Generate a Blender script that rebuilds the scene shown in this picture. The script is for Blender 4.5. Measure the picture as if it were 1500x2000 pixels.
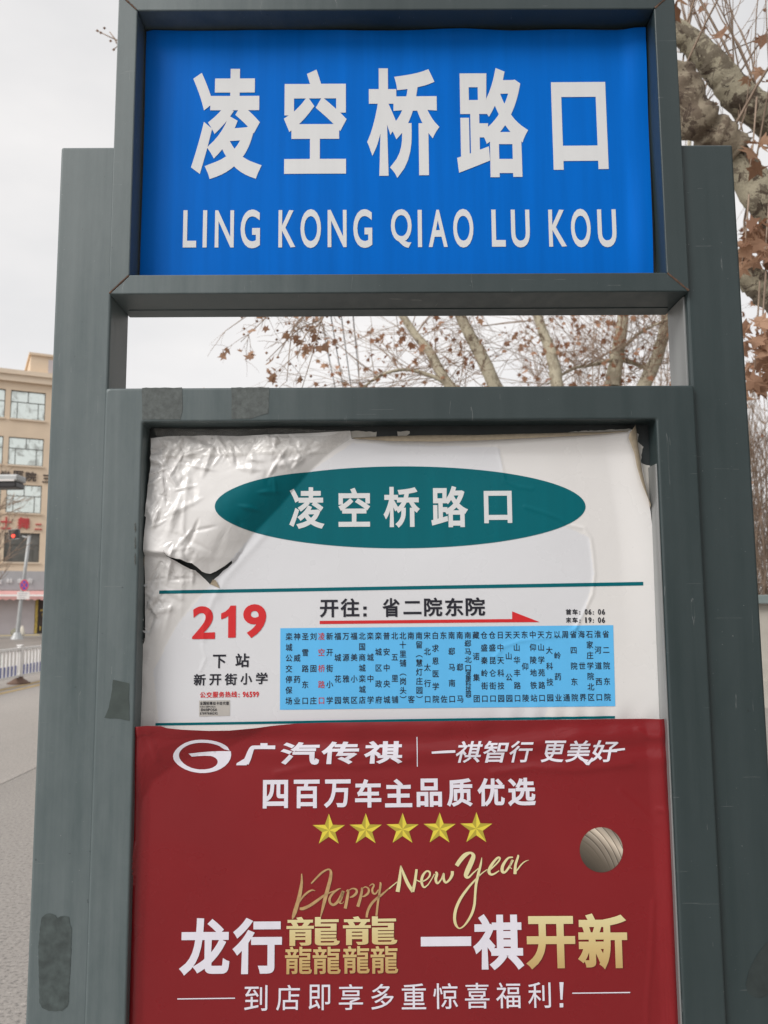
import bpy, bmesh, math, random
import numpy as np
from mathutils import Vector, Matrix, noise
from mathutils.geometry import delaunay_2d_cdt

for _o in list(bpy.data.objects):
    bpy.data.objects.remove(_o)
SC = bpy.context.scene
COL = SC.collection
RAD = math.radians

# ------------------------------------------------------------------ camera
FPX, W0, H0, CAMZ = 1600.0, 1500.0, 2000.0, 1.60
PITCH, YAW, ROLL = RAD(6.5735), RAD(0.2466), RAD(-0.3704)
_f = Vector((math.sin(YAW) * math.cos(PITCH), math.cos(YAW) * math.cos(PITCH), math.sin(PITCH)))
_r0 = Vector((math.cos(YAW), -math.sin(YAW), 0))
_u0 = _r0.cross(_f)
_r = math.cos(ROLL) * _r0 + math.sin(ROLL) * _u0
_u = -math.sin(ROLL) * _r0 + math.cos(ROLL) * _u0
cam_d = bpy.data.cameras.new('camera')
cam = bpy.data.objects.new('camera', cam_d)
COL.objects.link(cam)
cam.matrix_world = Matrix(((_r.x, _u.x, -_f.x, 0), (_r.y, _u.y, -_f.y, 0), (_r.z, _u.z, -_f.z, CAMZ), (0, 0, 0, 1)))
cam_d.sensor_fit = 'HORIZONTAL'
cam_d.sensor_width = 36.0
cam_d.lens = 36.0 * FPX / W0
cam_d.clip_start, cam_d.clip_end = 0.05, 3000
cam_d.dof.use_dof = True
cam_d.dof.focus_distance = 1.47
cam_d.dof.aperture_fstop = 11.0
SC.camera = cam


def U(px, py, Y):
    """world point seen at photo pixel (px, py) on the upright plane y = Y"""
    d = _r * ((px - W0 / 2) / FPX) - _u * ((py - H0 / 2) / FPX) + _f
    t = Y / d.y
    return Vector((d.x * t, Y, CAMZ + d.z * t))


# ------------------------------------------------------------------ world, sun, exposure
SUN_EL, SUN_AZ = RAD(40), RAD(226)          # azimuth clockwise from +y: behind the camera, to the left
wd = bpy.data.worlds.new('World')
SC.world = wd
wd.use_nodes = True
nt = wd.node_tree
nt.nodes.clear()
out = nt.nodes.new('ShaderNodeOutputWorld')
bg = nt.nodes.new('ShaderNodeBackground')
bg.inputs['Strength'].default_value = 0.1
sky = nt.nodes.new('ShaderNodeTexSky')
sky.sky_type = 'NISHITA'
sky.sun_disc = False
sky.sun_elevation = SUN_EL
sky.sun_rotation = SUN_AZ
sky.air_density, sky.dust_density, sky.ozone_density = 1.0, 3.0, 1.0
hs = nt.nodes.new('ShaderNodeHueSaturation')
hs.inputs['Saturation'].default_value = 0.12
tc = nt.nodes.new('ShaderNodeTexCoord')
mp = nt.nodes.new('ShaderNodeMapping')
mp.inputs['Scale'].default_value = (1, 1, 2.2)
nz = nt.nodes.new('ShaderNodeTexNoise')
nz.inputs['Scale'].default_value = 2.4
nz.inputs['Detail'].default_value = 5
cr = nt.nodes.new('ShaderNodeValToRGB')
cr.color_ramp.elements[0].position = 0.3
cr.color_ramp.elements[0].color = (6.6, 6.6, 6.7, 1)
cr.color_ramp.elements[1].position = 0.72
cr.color_ramp.elements[1].color = (8.9, 8.65, 8.5, 1)
mx = nt.nodes.new('ShaderNodeMix')
mx.data_type = 'RGBA'
mx.inputs[0].default_value = 0.72
L = nt.links.new
L(tc.outputs['Generated'], mp.inputs[0])
L(mp.outputs[0], nz.inputs['Vector'])
L(nz.outputs[0], cr.inputs[0])
L(sky.outputs[0], hs.inputs['Color'])
L(hs.outputs[0], mx.inputs[6])
L(cr.outputs[0], mx.inputs[7])
L(mx.outputs[2], bg.inputs[0])
L(bg.outputs[0], out.inputs[0])

sun_d = bpy.data.lights.new('sun', 'SUN')
sun_d.energy = 1.6
sun_d.angle = RAD(28)
sun_d.color = (1.0, 0.965, 0.92)
sun = bpy.data.objects.new('sun', sun_d)
COL.objects.link(sun)
_sd = Vector((math.sin(SUN_AZ) * math.cos(SUN_EL), math.cos(SUN_AZ) * math.cos(SUN_EL), math.sin(SUN_EL)))
sun.rotation_euler = (-_sd).to_track_quat('-Z', 'Y').to_euler()

vs = SC.view_settings
vs.view_transform, vs.look = 'Standard', 'None'
vs.exposure, vs.gamma = 0.42, 1.0
SC.cycles.max_bounces = 8
SC.cycles.transparent_max_bounces = 12


# ------------------------------------------------------------------ materials
def nodes_of(name):
    m = bpy.data.materials.new(name)
    m.use_nodes = True
    t = m.node_tree
    b = t.nodes['Principled BSDF']
    return m, t, b


def noise_node(t, scale, detail=4, rough=0.55, coord=None, stretch=None, dist=0.0):
    n = t.nodes.new('ShaderNodeTexNoise')
    n.inputs['Scale'].default_value = scale
    n.inputs['Detail'].default_value = detail
    n.inputs['Roughness'].default_value = rough
    n.inputs['Distortion'].default_value = dist
    c = t.nodes.new('ShaderNodeTexCoord')
    src = c.outputs[coord or 'Object']
    if stretch:
        m = t.nodes.new('ShaderNodeMapping')
        m.inputs['Scale'].default_value = stretch
        t.links.new(src, m.inputs[0])
        src = m.outputs[0]
    t.links.new(src, n.inputs['Vector'])
    return n.outputs[0]


def ramp(t, fac, stops):
    r = t.nodes.new('ShaderNodeValToRGB')
    while len(r.color_ramp.elements) < len(stops):
        r.color_ramp.elements.new(0.5)
    for e, (p, c) in zip(r.color_ramp.elements, stops):
        e.position = p
        e.color = (*c, 1) if len(c) == 3 else c
    t.links.new(fac, r.inputs[0])
    return r.outputs[0]


def mixc(t, fac, a, b, mode='MIX'):
    m = t.nodes.new('ShaderNodeMix')
    m.data_type = 'RGBA'
    m.blend_type = mode
    for k, v in ((0, fac), (6, a), (7, b)):
        if hasattr(v, 'default_value') or hasattr(v, 'links'):
            t.links.new(v, m.inputs[k])
        else:
            m.inputs[k].default_value = v if k == 0 else (*v, 1)
    return m.outputs[2]


def bump(t, b, h, strength, dist):
    n = t.nodes.new('ShaderNodeBump')
    n.inputs['Strength'].default_value = strength
    n.inputs['Distance'].default_value = dist
    t.links.new(h, n.inputs['Height'])
    t.links.new(n.outputs[0], b.inputs['Normal'])


def simple(name, col, rough=0.6, var=0.12, scale=8.0, metallic=0.0, spec=0.5, bmp=0.0, stretch=None):
    m, t, b = nodes_of(name)
    n = noise_node(t, scale, 5, stretch=stretch)
    lo = tuple(c * (1 - var) for c in col)
    hi = tuple(min(1, c * (1 + var)) for c in col)
    t.links.new(ramp(t, n, [(0.3, lo), (0.7, hi)]), b.inputs['Base Color'])
    b.inputs['Roughness'].default_value = rough
    b.inputs['Metallic'].default_value = metallic
    b.inputs['Specular IOR Level'].default_value = spec
    if bmp:
        bump(t, b, n, bmp, 0.01)
    return m


def paint_mat(name, rough=0.38):
    """weathered grey-green paint; road dust lies thick on the left side and thins out to the right"""
    m, t, b = nodes_of(name)
    tc_ = t.nodes.new('ShaderNodeTexCoord')
    sx = t.nodes.new('ShaderNodeSeparateXYZ')
    t.links.new(tc_.outputs['Object'], sx.inputs[0])
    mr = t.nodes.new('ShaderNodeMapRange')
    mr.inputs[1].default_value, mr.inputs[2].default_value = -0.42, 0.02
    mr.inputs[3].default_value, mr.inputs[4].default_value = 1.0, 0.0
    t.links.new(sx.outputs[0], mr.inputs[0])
    g_ = mr.outputs[0]  # lighter left side: sky reflection put into the paint and dust colours
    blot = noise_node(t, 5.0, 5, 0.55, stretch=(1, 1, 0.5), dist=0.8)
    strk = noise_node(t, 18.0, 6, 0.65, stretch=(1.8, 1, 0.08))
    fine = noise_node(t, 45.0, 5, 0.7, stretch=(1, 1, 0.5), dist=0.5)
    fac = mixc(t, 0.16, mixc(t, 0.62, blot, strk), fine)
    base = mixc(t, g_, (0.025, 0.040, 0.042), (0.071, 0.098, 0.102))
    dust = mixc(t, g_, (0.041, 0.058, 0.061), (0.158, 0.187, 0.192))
    f2 = ramp(t, fac, [(0.36, (0, 0, 0)), (0.68, (0.75,) * 3)])
    c1 = mixc(t, f2, base, dust)
    sp = noise_node(t, 260.0, 2, 0.5)
    c2 = mixc(t, ramp(t, sp, [(0.745, (0, 0, 0)), (0.78, (0.5,) * 3)]), c1, (0.36, 0.37, 0.37))
    dk = noise_node(t, 62.0, 3, 0.6)
    c3 = mixc(t, ramp(t, dk, [(0.245, (0.5,) * 3), (0.29, (0, 0, 0))]), c2, (0.02, 0.026, 0.027))
    # hairline scratches
    sc1 = noise_node(t, 30.0, 2, 0.5, stretch=(0.25, 1, 6.0), dist=0.4)
    sc2 = noise_node(t, 26.0, 2, 0.5, stretch=(5.0, 1, 0.35), dist=0.6)
    for q in (sc1, sc2):
        c3 = mixc(t, ramp(t, q, [(0.735, (0, 0, 0)), (0.75, (0.3,) * 3), (0.765, (0, 0, 0))]), c3, (0.30, 0.31, 0.31))
    t.links.new(c3, b.inputs['Base Color'])
    t.links.new(ramp(t, fac, [(0.3, (rough - 0.08,) * 3), (0.7, (rough + 0.2,) * 3)]), b.inputs['Roughness'])
    bump(t, b, mixc(t, 0.4, noise_node(t, 300.0, 3), fine), 0.10, 0.0015)
    return m


M = {}
M['paint'] = M['paint_l'] = M['paint_r'] = paint_mat('weathered_green_grey_paint')
M['board'] = simple('dark_board', (0.022, 0.027, 0.028), 0.55, 0.35, 14)
M['alu'] = simple('worn_bare_metal', (0.30, 0.31, 0.31), 0.45, 0.3, 20, metallic=0.55, stretch=(1, 1, 0.05))
M['rust'] = simple('rusty_weld', (0.10, 0.055, 0.035), 0.85, 0.4, 90)
M['residue'] = simple('dark_glue_residue', (0.058, 0.075, 0.074), 0.6, 0.35, 60)


M['stain'] = simple('dark_stain', (0.027, 0.037, 0.037), 0.5, 0.25, 40)


def film(name, col, var=0.05, rough=0.28, stretch=(9, 1, 0.4), scale=4.0, spec=0.4):
    m, t, b = nodes_of(name)
    b.inputs['Specular IOR Level'].default_value = spec
    n = noise_node(t, scale, 4, stretch=stretch)
    lo = tuple(c * (1 - var) for c in col)
    hi = tuple(min(1, c * (1 + var)) for c in col)
    c = ramp(t, n, [(0.3, lo), (0.7, hi)])
    sp = noise_node(t, 330.0, 2)
    c = mixc(t, ramp(t, sp, [(0.22, (0.5,) * 3), (0.26, (0, 0, 0))]), c, tuple(x * 0.4 for x in col))
    t.links.new(c, b.inputs['Base Color'])
    t.links.new(ramp(t, noise_node(t, 9.0, 4), [(0.3, (rough - 0.06,) * 3), (0.7, (rough + 0.12,) * 3)]), b.inputs['Roughness'])
    bump(t, b, noise_node(t, 420.0, 3), 0.05, 0.001)
    return m


M['blue'] = film('blue_reflective_film', (0.0, 0.132, 0.56), 0.09, 0.38, spec=0.06)
M['letters'] = film('white_reflective_film', (0.66, 0.67, 0.68), 0.03, 0.4)
M['paper'] = film('white_poster_print', (0.70, 0.70, 0.715), 0.025, 0.24, stretch=(1, 1, 1), spec=0.6)
M['paper_back'] = simple('tan_paper_back', (0.36, 0.30, 0.22), 0.9, 0.12, 120)
M['scrap'] = simple('torn_old_paper', (0.55, 0.53, 0.49), 0.9, 0.12, 60)
M['teal'] = film('teal_print', (0.0, 0.120, 0.148), 0.05, 0.28, spec=0.16)
M['ink'] = film('black_ink', (0.011, 0.011, 0.02), 0.05, 0.4)
M['redink'] = film('red_ink', (0.60, 0.018, 0.022), 0.05, 0.4)
M['redsoft'] = film('soft_red_ink', (0.50, 0.05, 0.05), 0.05, 0.4)
M['cyan'] = film('light_blue_print', (0.11, 0.47, 0.84), 0.03, 0.33)
M['red'] = film('red_poster_print', (0.215, 0.008, 0.012), 0.07, 0.27, stretch=(1, 1, 1), spec=0.35)
M['adwhite'] = film('white_poster_lettering', (0.74, 0.72, 0.80), 0.03, 0.36)
M['gold'] = film('gold_lettering', (0.62, 0.50, 0.235), 0.10, 0.36, stretch=(1, 1, 5))
_t = M['gold'].node_tree
_c = _t.nodes.new('ShaderNodeTexCoord')
_x = _t.nodes.new('ShaderNodeSeparateXYZ')
_t.links.new(_c.outputs['Object'], _x.inputs[0])
_m = _t.nodes.new('ShaderNodeMapRange')
_m.inputs[1].default_value, _m.inputs[2].default_value = U(800, 1905, 1.468).z, U(800, 1785, 1.468).z
_t.links.new(_x.outputs[2], _m.inputs[0])
_t.links.new(ramp(_t, _m.outputs[0], [(0.0, (0.48, 0.31, 0.12)), (0.45, (0.62, 0.47, 0.21)), (1.0, (0.72, 0.65, 0.36))]), _t.nodes['Principled BSDF'].inputs['Base Color'])
M['golddark'] = film('dull_gold_lettering', (0.47, 0.30, 0.14), 0.18, 0.36, stretch=(3, 1, 3), scale=30)
M['starlight'] = film('light_yellow_print', (0.74, 0.62, 0.07), 0.03, 0.36)
M['stardark'] = film('dark_yellow_print', (0.44, 0.36, 0.045), 0.03, 0.36)
M['sticker'] = film('grey_sticker', (0.46, 0.44, 0.41), 0.05, 0.5)


def clear_tape(name, tint, alpha):
    m, t, b = nodes_of(name)
    b.inputs['Base Color'].default_value = (*tint, 1)
    b.inputs['Roughness'].default_value = 0.16
    t.links.new(ramp(t, noise_node(t, 60.0, 4, dist=1.5), [(0.35, (alpha * 0.6,) * 3), (0.7, (alpha * 1.5,) * 3)]), b.inputs['Alpha'])
    bump(t, b, noise_node(t, 70.0, 4, dist=2.0), 0.5, 0.002)
    return m


def crinkle(mat, size, dist):
    """sharp creases of loose plastic film, as deep as the sheet is loose there"""
    t = mat.node_tree
    b = t.nodes['Principled BSDF']
    at = t.nodes.new('ShaderNodeAttribute')
    at.attribute_name = 'loose'
    c = t.nodes.new('ShaderNodeTexCoord')
    wn = t.nodes.new('ShaderNodeTexNoise')
    wn.inputs['Scale'].default_value = size * 0.6
    wn.inputs['Detail'].default_value = 1
    ad = t.nodes.new('ShaderNodeVectorMath')
    ad.operation = 'MULTIPLY_ADD'
    t.links.new(wn.outputs['Color'], ad.inputs[0])
    ad.inputs[1].default_value = (0.8 / size,) * 3
    t.links.new(c.outputs['Object'], ad.inputs[2])
    hs_ = []
    for k, sc in enumerate((size, size * 2.3)):
        v = t.nodes.new('ShaderNodeTexVoronoi')
        v.feature = 'F1'
        v.inputs['Scale'].default_value = sc
        t.links.new(ad.outputs[0], v.inputs['Vector'])
        hs_.append(v.outputs['Distance'])
    h = mixc(t, 0.22, hs_[0], hs_[1])
    n = t.nodes.new('ShaderNodeBump')
    n.inputs['Distance'].default_value = dist
    t.links.new(at.outputs['Fac'], n.inputs['Strength'])
    t.links.new(h, n.inputs['Height'])
    old = b.inputs['Normal'].links[0].from_node
    t.links.new(old.outputs[0], n.inputs['Normal'])
    t.links.new(n.outputs[0], b.inputs['Normal'])
    b.inputs['Coat Weight'].default_value = 0.28
    b.inputs['Coat Roughness'].default_value = 0.10
    t.links.new(n.outputs[0], b.inputs['Coat Normal'])


crinkle(M['paper'], 20.0, 0.0032)
crinkle(M['red'], 16.0, 0.003)
M['tape'] = clear_tape('clear_tape', (0.55, 0.53, 0.49), 0.16)
M['tape_brown'] = clear_tape('yellowed_tape', (0.27, 0.24, 0.19), 0.62)
M['tape_dark'] = simple('dark_green_tape', (0.046, 0.062, 0.058), 0.5, 0.2, 40)
M['tape_old'] = simple('old_tape_on_paint', (0.078, 0.090, 0.087), 0.38, 0.3, 130)


# ------------------------------------------------------------------ helpers
def link(name, me, mat=None, parent=None, smooth=False, mats=None):
    o = bpy.data.objects.new(name, me)
    COL.objects.link(o)
    for m_ in (mats or ([mat] if mat else [])):
        me.materials.append(m_)
    if parent is not None:
        o.parent = parent
        o.matrix_parent_inverse = parent.matrix_world.inverted() if parent.type != 'EMPTY' else Matrix.Translation(-parent.location)
    if smooth:
        me.polygons.foreach_set('use_smooth', [True] * len(me.polygons))
    return o


def mesh_obj(name, vs_, fs_, mat=None, parent=None, smooth=False, mats=None, mi=None):
    me = bpy.data.meshes.new(name)
    me.from_pydata([tuple(v) for v in vs_], [], fs_)
    o = link(name, me, mat, parent, smooth, mats)
    if mi:
        me.polygons.foreach_set('material_index', mi)
    me.update()
    return o


def empty(name, loc):
    o = bpy.data.objects.new(name, None)
    o.empty_display_size = 0.1
    COL.objects.link(o)
    o.location = loc
    return o


def tag(o, label, cat, group=None):
    o['label'] = label
    o['category'] = cat
    if group:
        o['group'] = group
    return o


def struct(o, kind='structure'):
    o['kind'] = kind
    return o


def bm_obj(name, bm, mat=None, parent=None, bevel=0.0, seg=2, smooth=False, mats=None):
    if bevel:
        bmesh.ops.bevel(bm, geom=bm.edges[:], offset=bevel, segments=seg, affect='EDGES', profile=0.5, clamp_overlap=True)
    bmesh.ops.recalc_face_normals(bm, faces=bm.faces[:])
    me = bpy.data.meshes.new(name)
    bm.to_mesh(me)
    bm.free()
    o = link(name, me, mat, parent, smooth, mats)
    return o


def box(bm, x0, x1, y0, y1, z0, z1, mi=0):
    v = [bm.verts.new((x, y, z)) for x in (x0, x1) for y in (y0, y1) for z in (z0, z1)]
    for q in ((0, 1, 3, 2), (4, 6, 7, 5), (0, 4, 5, 1), (2, 3, 7, 6), (0, 2, 6, 4), (1, 5, 7, 3)):
        f = bm.faces.new([v[i] for i in q])
        f.material_index = mi
    return v


def prism(bm, poly, y0, y1):
    """extrude an (x, z) polygon from y0 to y1"""
    a = [bm.verts.new((x, y0, z)) for x, z in poly]
    b = [bm.verts.new((x, y1, z)) for x, z in poly]
    n = len(poly)
    bm.faces.new(a)
    bm.faces.new(b[::-1])
    for i in range(n):
        bm.faces.new((a[i], a[(i + 1) % n], b[(i + 1) % n], b[i]))


def smoothstep(a, b, x):
    t_ = np.clip((x - a) / (b - a), 0, 1)
    return t_ * t_ * (3 - 2 * t_)


# ------------------------------------------------------------------ ground, road
def asphalt(name, col, var, speck):
    m, t, b = nodes_of(name)
    n1 = noise_node(t, 0.35, 6, 0.6, stretch=(1, 0.35, 1))
    c = ramp(t, n1, [(0.3, tuple(x * (1 - var) for x in col)), (0.7, tuple(x * (1 + var) for x in col))])
    n2 = noise_node(t, 48.0, 4, 0.75)
    c = mixc(t, ramp(t, n2, [(0.34, (speck,) * 3), (0.5, (0, 0, 0))]), c, tuple(x * 0.35 for x in col))
    c = mixc(t, ramp(t, n2, [(0.60, (0, 0, 0)), (0.72, (speck,) * 3)]), c, tuple(min(1, x * 2.1) for x in col))
    t.links.new(c, b.inputs['Base Color'])
    b.inputs['Roughness'].default_value = 0.45
    b.inputs['Specular IOR Level'].default_value = 0.7
    bump(t, b, n2, 0.28, 0.003)
    return m


M['asphalt'] = asphalt('worn_asphalt', (0.262, 0.24, 0.22), 0.22, 1.0)
M['paving'] = asphalt('grey_paving', (0.28, 0.265, 0.245), 0.1, 0.25)
M['yellowline'] = simple('yellow_road_paint', (0.42, 0.31, 0.16), 0.8, 0.3, 12)
M['whiteline'] = simple('white_road_paint', (0.62, 0.60, 0.57), 0.8, 0.2, 12)
M['kerb'] = simple('kerb_stone', (0.34, 0.32, 0.30), 0.85, 0.15, 10)
M['earth'] = simple('bare_brown_earth', (0.14, 0.105, 0.075), 0.95, 0.35, 6, bmp=0.6)


def sheet(name, x0, x1, y0, y1, z, mat, ny=1):
    vs_ = [(x, y0 + (y1 - y0) * j / ny, z) for j in range(ny + 1) for x in (x0, x1)]
    fs_ = [(2 * j, 2 * j + 1, 2 * j + 3, 2 * j + 2) for j in range(ny)]
    return struct(mesh_obj(name, vs_, fs_, mat))


sheet('ground', -900, 900, -600, 1500, -0.012, M['earth'])
sheet('road', -40, -0.85, -60, 400, 0.0, M['asphalt'])
sheet('cross_road', -200, 60, 24, 40, 0.004, M['asphalt'])
M['lane'] = asphalt('pale_worn_asphalt', (0.325, 0.297, 0.272), 0.18, 0.8)
sheet('traffic_lane', -40, -3.5, -60, 23.98, 0.003, M['lane'])
bm = bmesh.new()
box(bm, -0.62, 6.2, -40, 23.5, -0.1, 0.0)
struct(bm_obj('pavement', bm, M['paving']))
bm = bmesh.new()
box(bm, -0.85, -0.62, -40, 23.5, -0.1, 0.004)
struct(bm_obj('kerb', bm, M['kerb'], bevel=0.02))
sheet('yellow_centre_line', -7.62, -7.44, -40, 23, 0.007, M['yellowline'])
sheet('yellow_centre_line', -7.30, -7.12, -40, 23, 0.007, M['yellowline'])
for k in range(-2, 2):
    sheet('white_lane_line', -5.66, -5.52, 5.2 + 9 * k, 10.8 + 9 * k, 0.007, M['whiteline'])
sheet('white_lane_line', -5.66, -5.52, 15.0, 18.0, 0.007, M['whiteline'])

# ------------------------------------------------------------------ the bus stop sign
YF = 1.450            # front plane of the frames
YP = 1.461            # front plane of the posts
YBK = 1.568           # back of the posts
XL, XR = -0.4968, 0.5717
SIGN = empty('bus_stop_sign', (0.037, 1.51, 0.0))
tag(SIGN, 'tall grey-green metal bus stop sign with blue name panel above a poster display frame', 'bus stop sign')
ZPT = U(170, 287, YP).z
XA = U(103, 680, YP).x
XB = U(1461.5, 800, YP).x


def post(x0, x1, mat, label=None):
    bm = bmesh.new()
    box(bm, x0, x1, YP, YBK, 0.0, ZPT)
    o = bm_obj('post', bm, mat, SIGN, bevel=0.0045, seg=3, smooth=False)
    return o


post_l = post(XA, XL + 0.001, M['paint_l'])
post_l['label'] = 'dusty left post with a dark rounded glue patch'
post_r = post(XR - 0.001, XB, M['paint_r'])
post_r['label'] = 'darker right post'

# header box: four mitred bars
zi0, zo0 = U(750, 534.5, YF).z, U(750, 571.8, YF).z
zi1 = U(750, 19, YF).z
zo1 = zi1 + (zi0 - zo0)
xi0, xi1 = U(260, 300, YF).x, U(1291, 300, YF).x
xo0, xo1 = XL, XR
YHB = 1.575
g = 0.0006


def bar(poly, mat, nm='header_bar'):
    bm = bmesh.new()
    prism(bm, poly, YF, YHB)
    return bm_obj(nm, bm, mat, SIGN, bevel=0.0022, seg=2)


bar([(xo0, zo0), (xi0, zi0), (xi0, zi1), (xo0, zo1)], M['paint_l'])
bar([(xo1, zo0), (xo1, zo1), (xi1, zi1), (xi1, zi0)], M['paint_r'])
bar([(xo0 + g, zo0), (xo1 - g, zo0), (xi1 - g, zi0), (xi0 + g, zi0)], M['paint'])
bar([(xo0 + g, zo1), (xi0 + g, zi1), (xi1 - g, zi1), (xo1 - g, zo1)], M['paint'])
# weld beads at the mitres
for (xa, za, xb, zb) in ((xo0, zo0, xi0, zi0), (xo1, zo0, xi1, zi0), (xo0, zo1, xi0, zi1), (xo1, zo1, xi1, zi1)):
    vs_, fs_ = [], []
    n = 14
    rnd = random.Random(int(xa * 1000 + za * 100))
    for i in range(n + 1):
        t_ = 0.04 + 0.92 * i / n
        x, z = xa + (xb - xa) * t_, za + (zb - za) * t_
        w = 0.0007 + 0.0009 * rnd.random()
        vs_ += [(x - w, YF - 0.0003, z + w * (1 if (xb - xa) * (zb - za) > 0 else -1)), (x, YF - 0.0010, z), (x + w, YF - 0.0003, z - w * (1 if (xb - xa) * (zb - za) > 0 else -1))]
    for i in range(n):
        for k in range(2):
            fs_.append((3 * i + k, 3 * i + k + 1, 3 * i + k + 4, 3 * i + k + 3))
    mesh_obj('weld_seam', vs_, fs_, M['rust'], SIGN)
# rail under the header box (second tube seen on its underside)
bm = bmesh.new()
box(bm, xo0 + 0.012, xo1 - 0.012, YF + 0.082, YF + 0.084, zo0 - 0.0012, zo0 + 0.01)
bm_obj('underside_lip', bm, M['paint_r'], SIGN)

YN = YF + 0.052       # name panel plane
# lower display frame
zf1 = U(780, 755, YF).z
zfi = U(780, 821.5, YF).z
xfi0 = U(262.5, 1400, YF).x
xfi1 = U(1308, 1400, YF).x
ZF0, ZFI0 = 0.52, 0.585
bm = bmesh.new()
YFB = 1.545
ring_o = [(XL, ZF0), (XR, ZF0), (XR, zf1), (XL, zf1)]
ring_i = [(xfi0, ZFI0), (xfi1, ZFI0), (xfi1, zfi), (xfi0, zfi)]
v = {}
for nm, y in (('f', YF), ('b', YFB)):
    for rn, ring in (('o', ring_o), ('i', ring_i)):
        v[nm + rn] = [bm.verts.new((x, y, z)) for x, z in ring]
for i in range(4):
    j = (i + 1) % 4
    bm.faces.new((v['fo'][i], v['fo'][j], v['fi'][j], v['fi'][i]))
    bm.faces.new((v['bo'][i], v['bi'][i], v['bi'][j], v['bo'][j]))
    bm.faces.new((v['fo'][i], v['bo'][i], v['bo'][j], v['fo'][j]))
    bm.faces.new((v['fi'][i], v['fi'][j], v['bi'][j], v['bi'][i]))
frame = bm_obj('display_frame', bm, M['paint'], SIGN, bevel=0.0042, seg=4)
YB = YF + 0.046
bm = bmesh.new()
box(bm, xfi0 - 0.01, xfi1 + 0.01, YB, YB + 0.012, ZFI0 - 0.01, zfi + 0.01)
bm_obj('back_board', bm, M['board'], SIGN)
# worn bare aluminium trim on the inner right edge of the lower frame, painted trim on the left
bm = bmesh.new()
box(bm, xfi1 - 0.0035, xfi1 - 0.0004, YF + 0.004, YB - 0.0004, ZFI0 + 0.004, U(1300, 905, YF).z)
bm_obj('trim_strip', bm, M['alu'], SIGN, bevel=0.0008, seg=2)['label'] = 'worn bare metal strip on the inner right edge'

M['skylit_grey'] = simple('skylit_post_grey', (0.27, 0.28, 0.28), 0.45, 0.2, 12, metallic=0.2, stretch=(1, 1, 0.06))  # pale tone stands in for skylight on the right post's inner face
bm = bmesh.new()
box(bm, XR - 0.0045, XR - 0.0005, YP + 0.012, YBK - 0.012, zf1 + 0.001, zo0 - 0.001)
bm_obj('skylit_plate', bm, M['skylit_grey'], SIGN, bevel=0.0008)['label'] = 'pale plate added on the inner side of the right post, skylight put into its colour'
# ---- marks on the metal
def px_patch(name, poly, Y, mat, parent, dy=0.0006):
    pts = [U(x, y, Y) for x, y in poly]
    vs_ = [(p.x, Y - dy, p.z) for p in pts]
    return mesh_obj(name, vs_, [tuple(range(len(vs_)))], mat, parent)


def rough_outline(poly, step=4.0, amp=1.0, seed=1):
    r_ = random.Random(seed)
    o = []
    n = len(poly)
    for i in range(n):
        a, b = poly[i], poly[(i + 1) % n]
        d = math.hypot(b[0] - a[0], b[1] - a[1])
        k = max(1, int(d / step))
        for j in range(k):
            t_ = j / k
            o.append((a[0] + (b[0] - a[0]) * t_ + r_.uniform(-amp, amp), a[1] + (b[1] - a[1]) * t_ + r_.uniform(-amp, amp)))
    return o


patch = [(82, 1792), (88, 1786), (98, 1783), (108, 1787), (112, 1793), (118, 1790), (126, 1788), (135, 1790), (136, 1803), (140, 1812), (139, 1860), (136, 1910),
         (134, 1955), (132, 1966), (122, 1974), (95, 1974), (82, 1968), (77, 1958), (76, 1900), (75, 1850), (77, 1825), (79, 1805)]
px_patch('glue_patch', rough_outline(patch, 5, 0.7, 3), YP, M['residue'], post_l)
stain = [(1502, 1836), (1480, 1860), (1462, 1895), (1456, 1925), (1462, 1942), (1482, 1950), (1503, 1938), (1530, 1930), (1530, 1830)]
stain = [p for p in stain if U(p[0], p[1], YP).x < XB - 0.006] + [(1512, 1938), (1508, 1836)]
px_patch('dark_stain', [(1500, 1838), (1480, 1862), (1463, 1893), (1456, 1922), (1460, 1938), (1472, 1947), (1486, 1949), (1502, 1940), (1516, 1934), (1512, 1830)], YP, M['stain'], post_r)


# ------------------------------------------------------------------ flat sheet meshing in photo-pixel parameters
def inside(poly, x, y):
    c = False
    n = len(poly)
    j = n - 1
    for i in range(n):
        xi, yi = poly[i]
        xj, yj = poly[j]
        if (yi > y) != (yj > y) and x < (xj - xi) * (y - yi) / (yj - yi) + xi:
            c = not c
        j = i
    return c


def densify(poly, step):
    o = []
    n = len(poly)
    for i in range(n):
        a, b = poly[i], poly[(i + 1) % n]
        k = max(1, int(math.hypot(b[0] - a[0], b[1] - a[1]) / step))
        for j in range(k):
            o.append((a[0] + (b[0] - a[0]) * j / k, a[1] + (b[1] - a[1]) * j / k))
    return o


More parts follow.
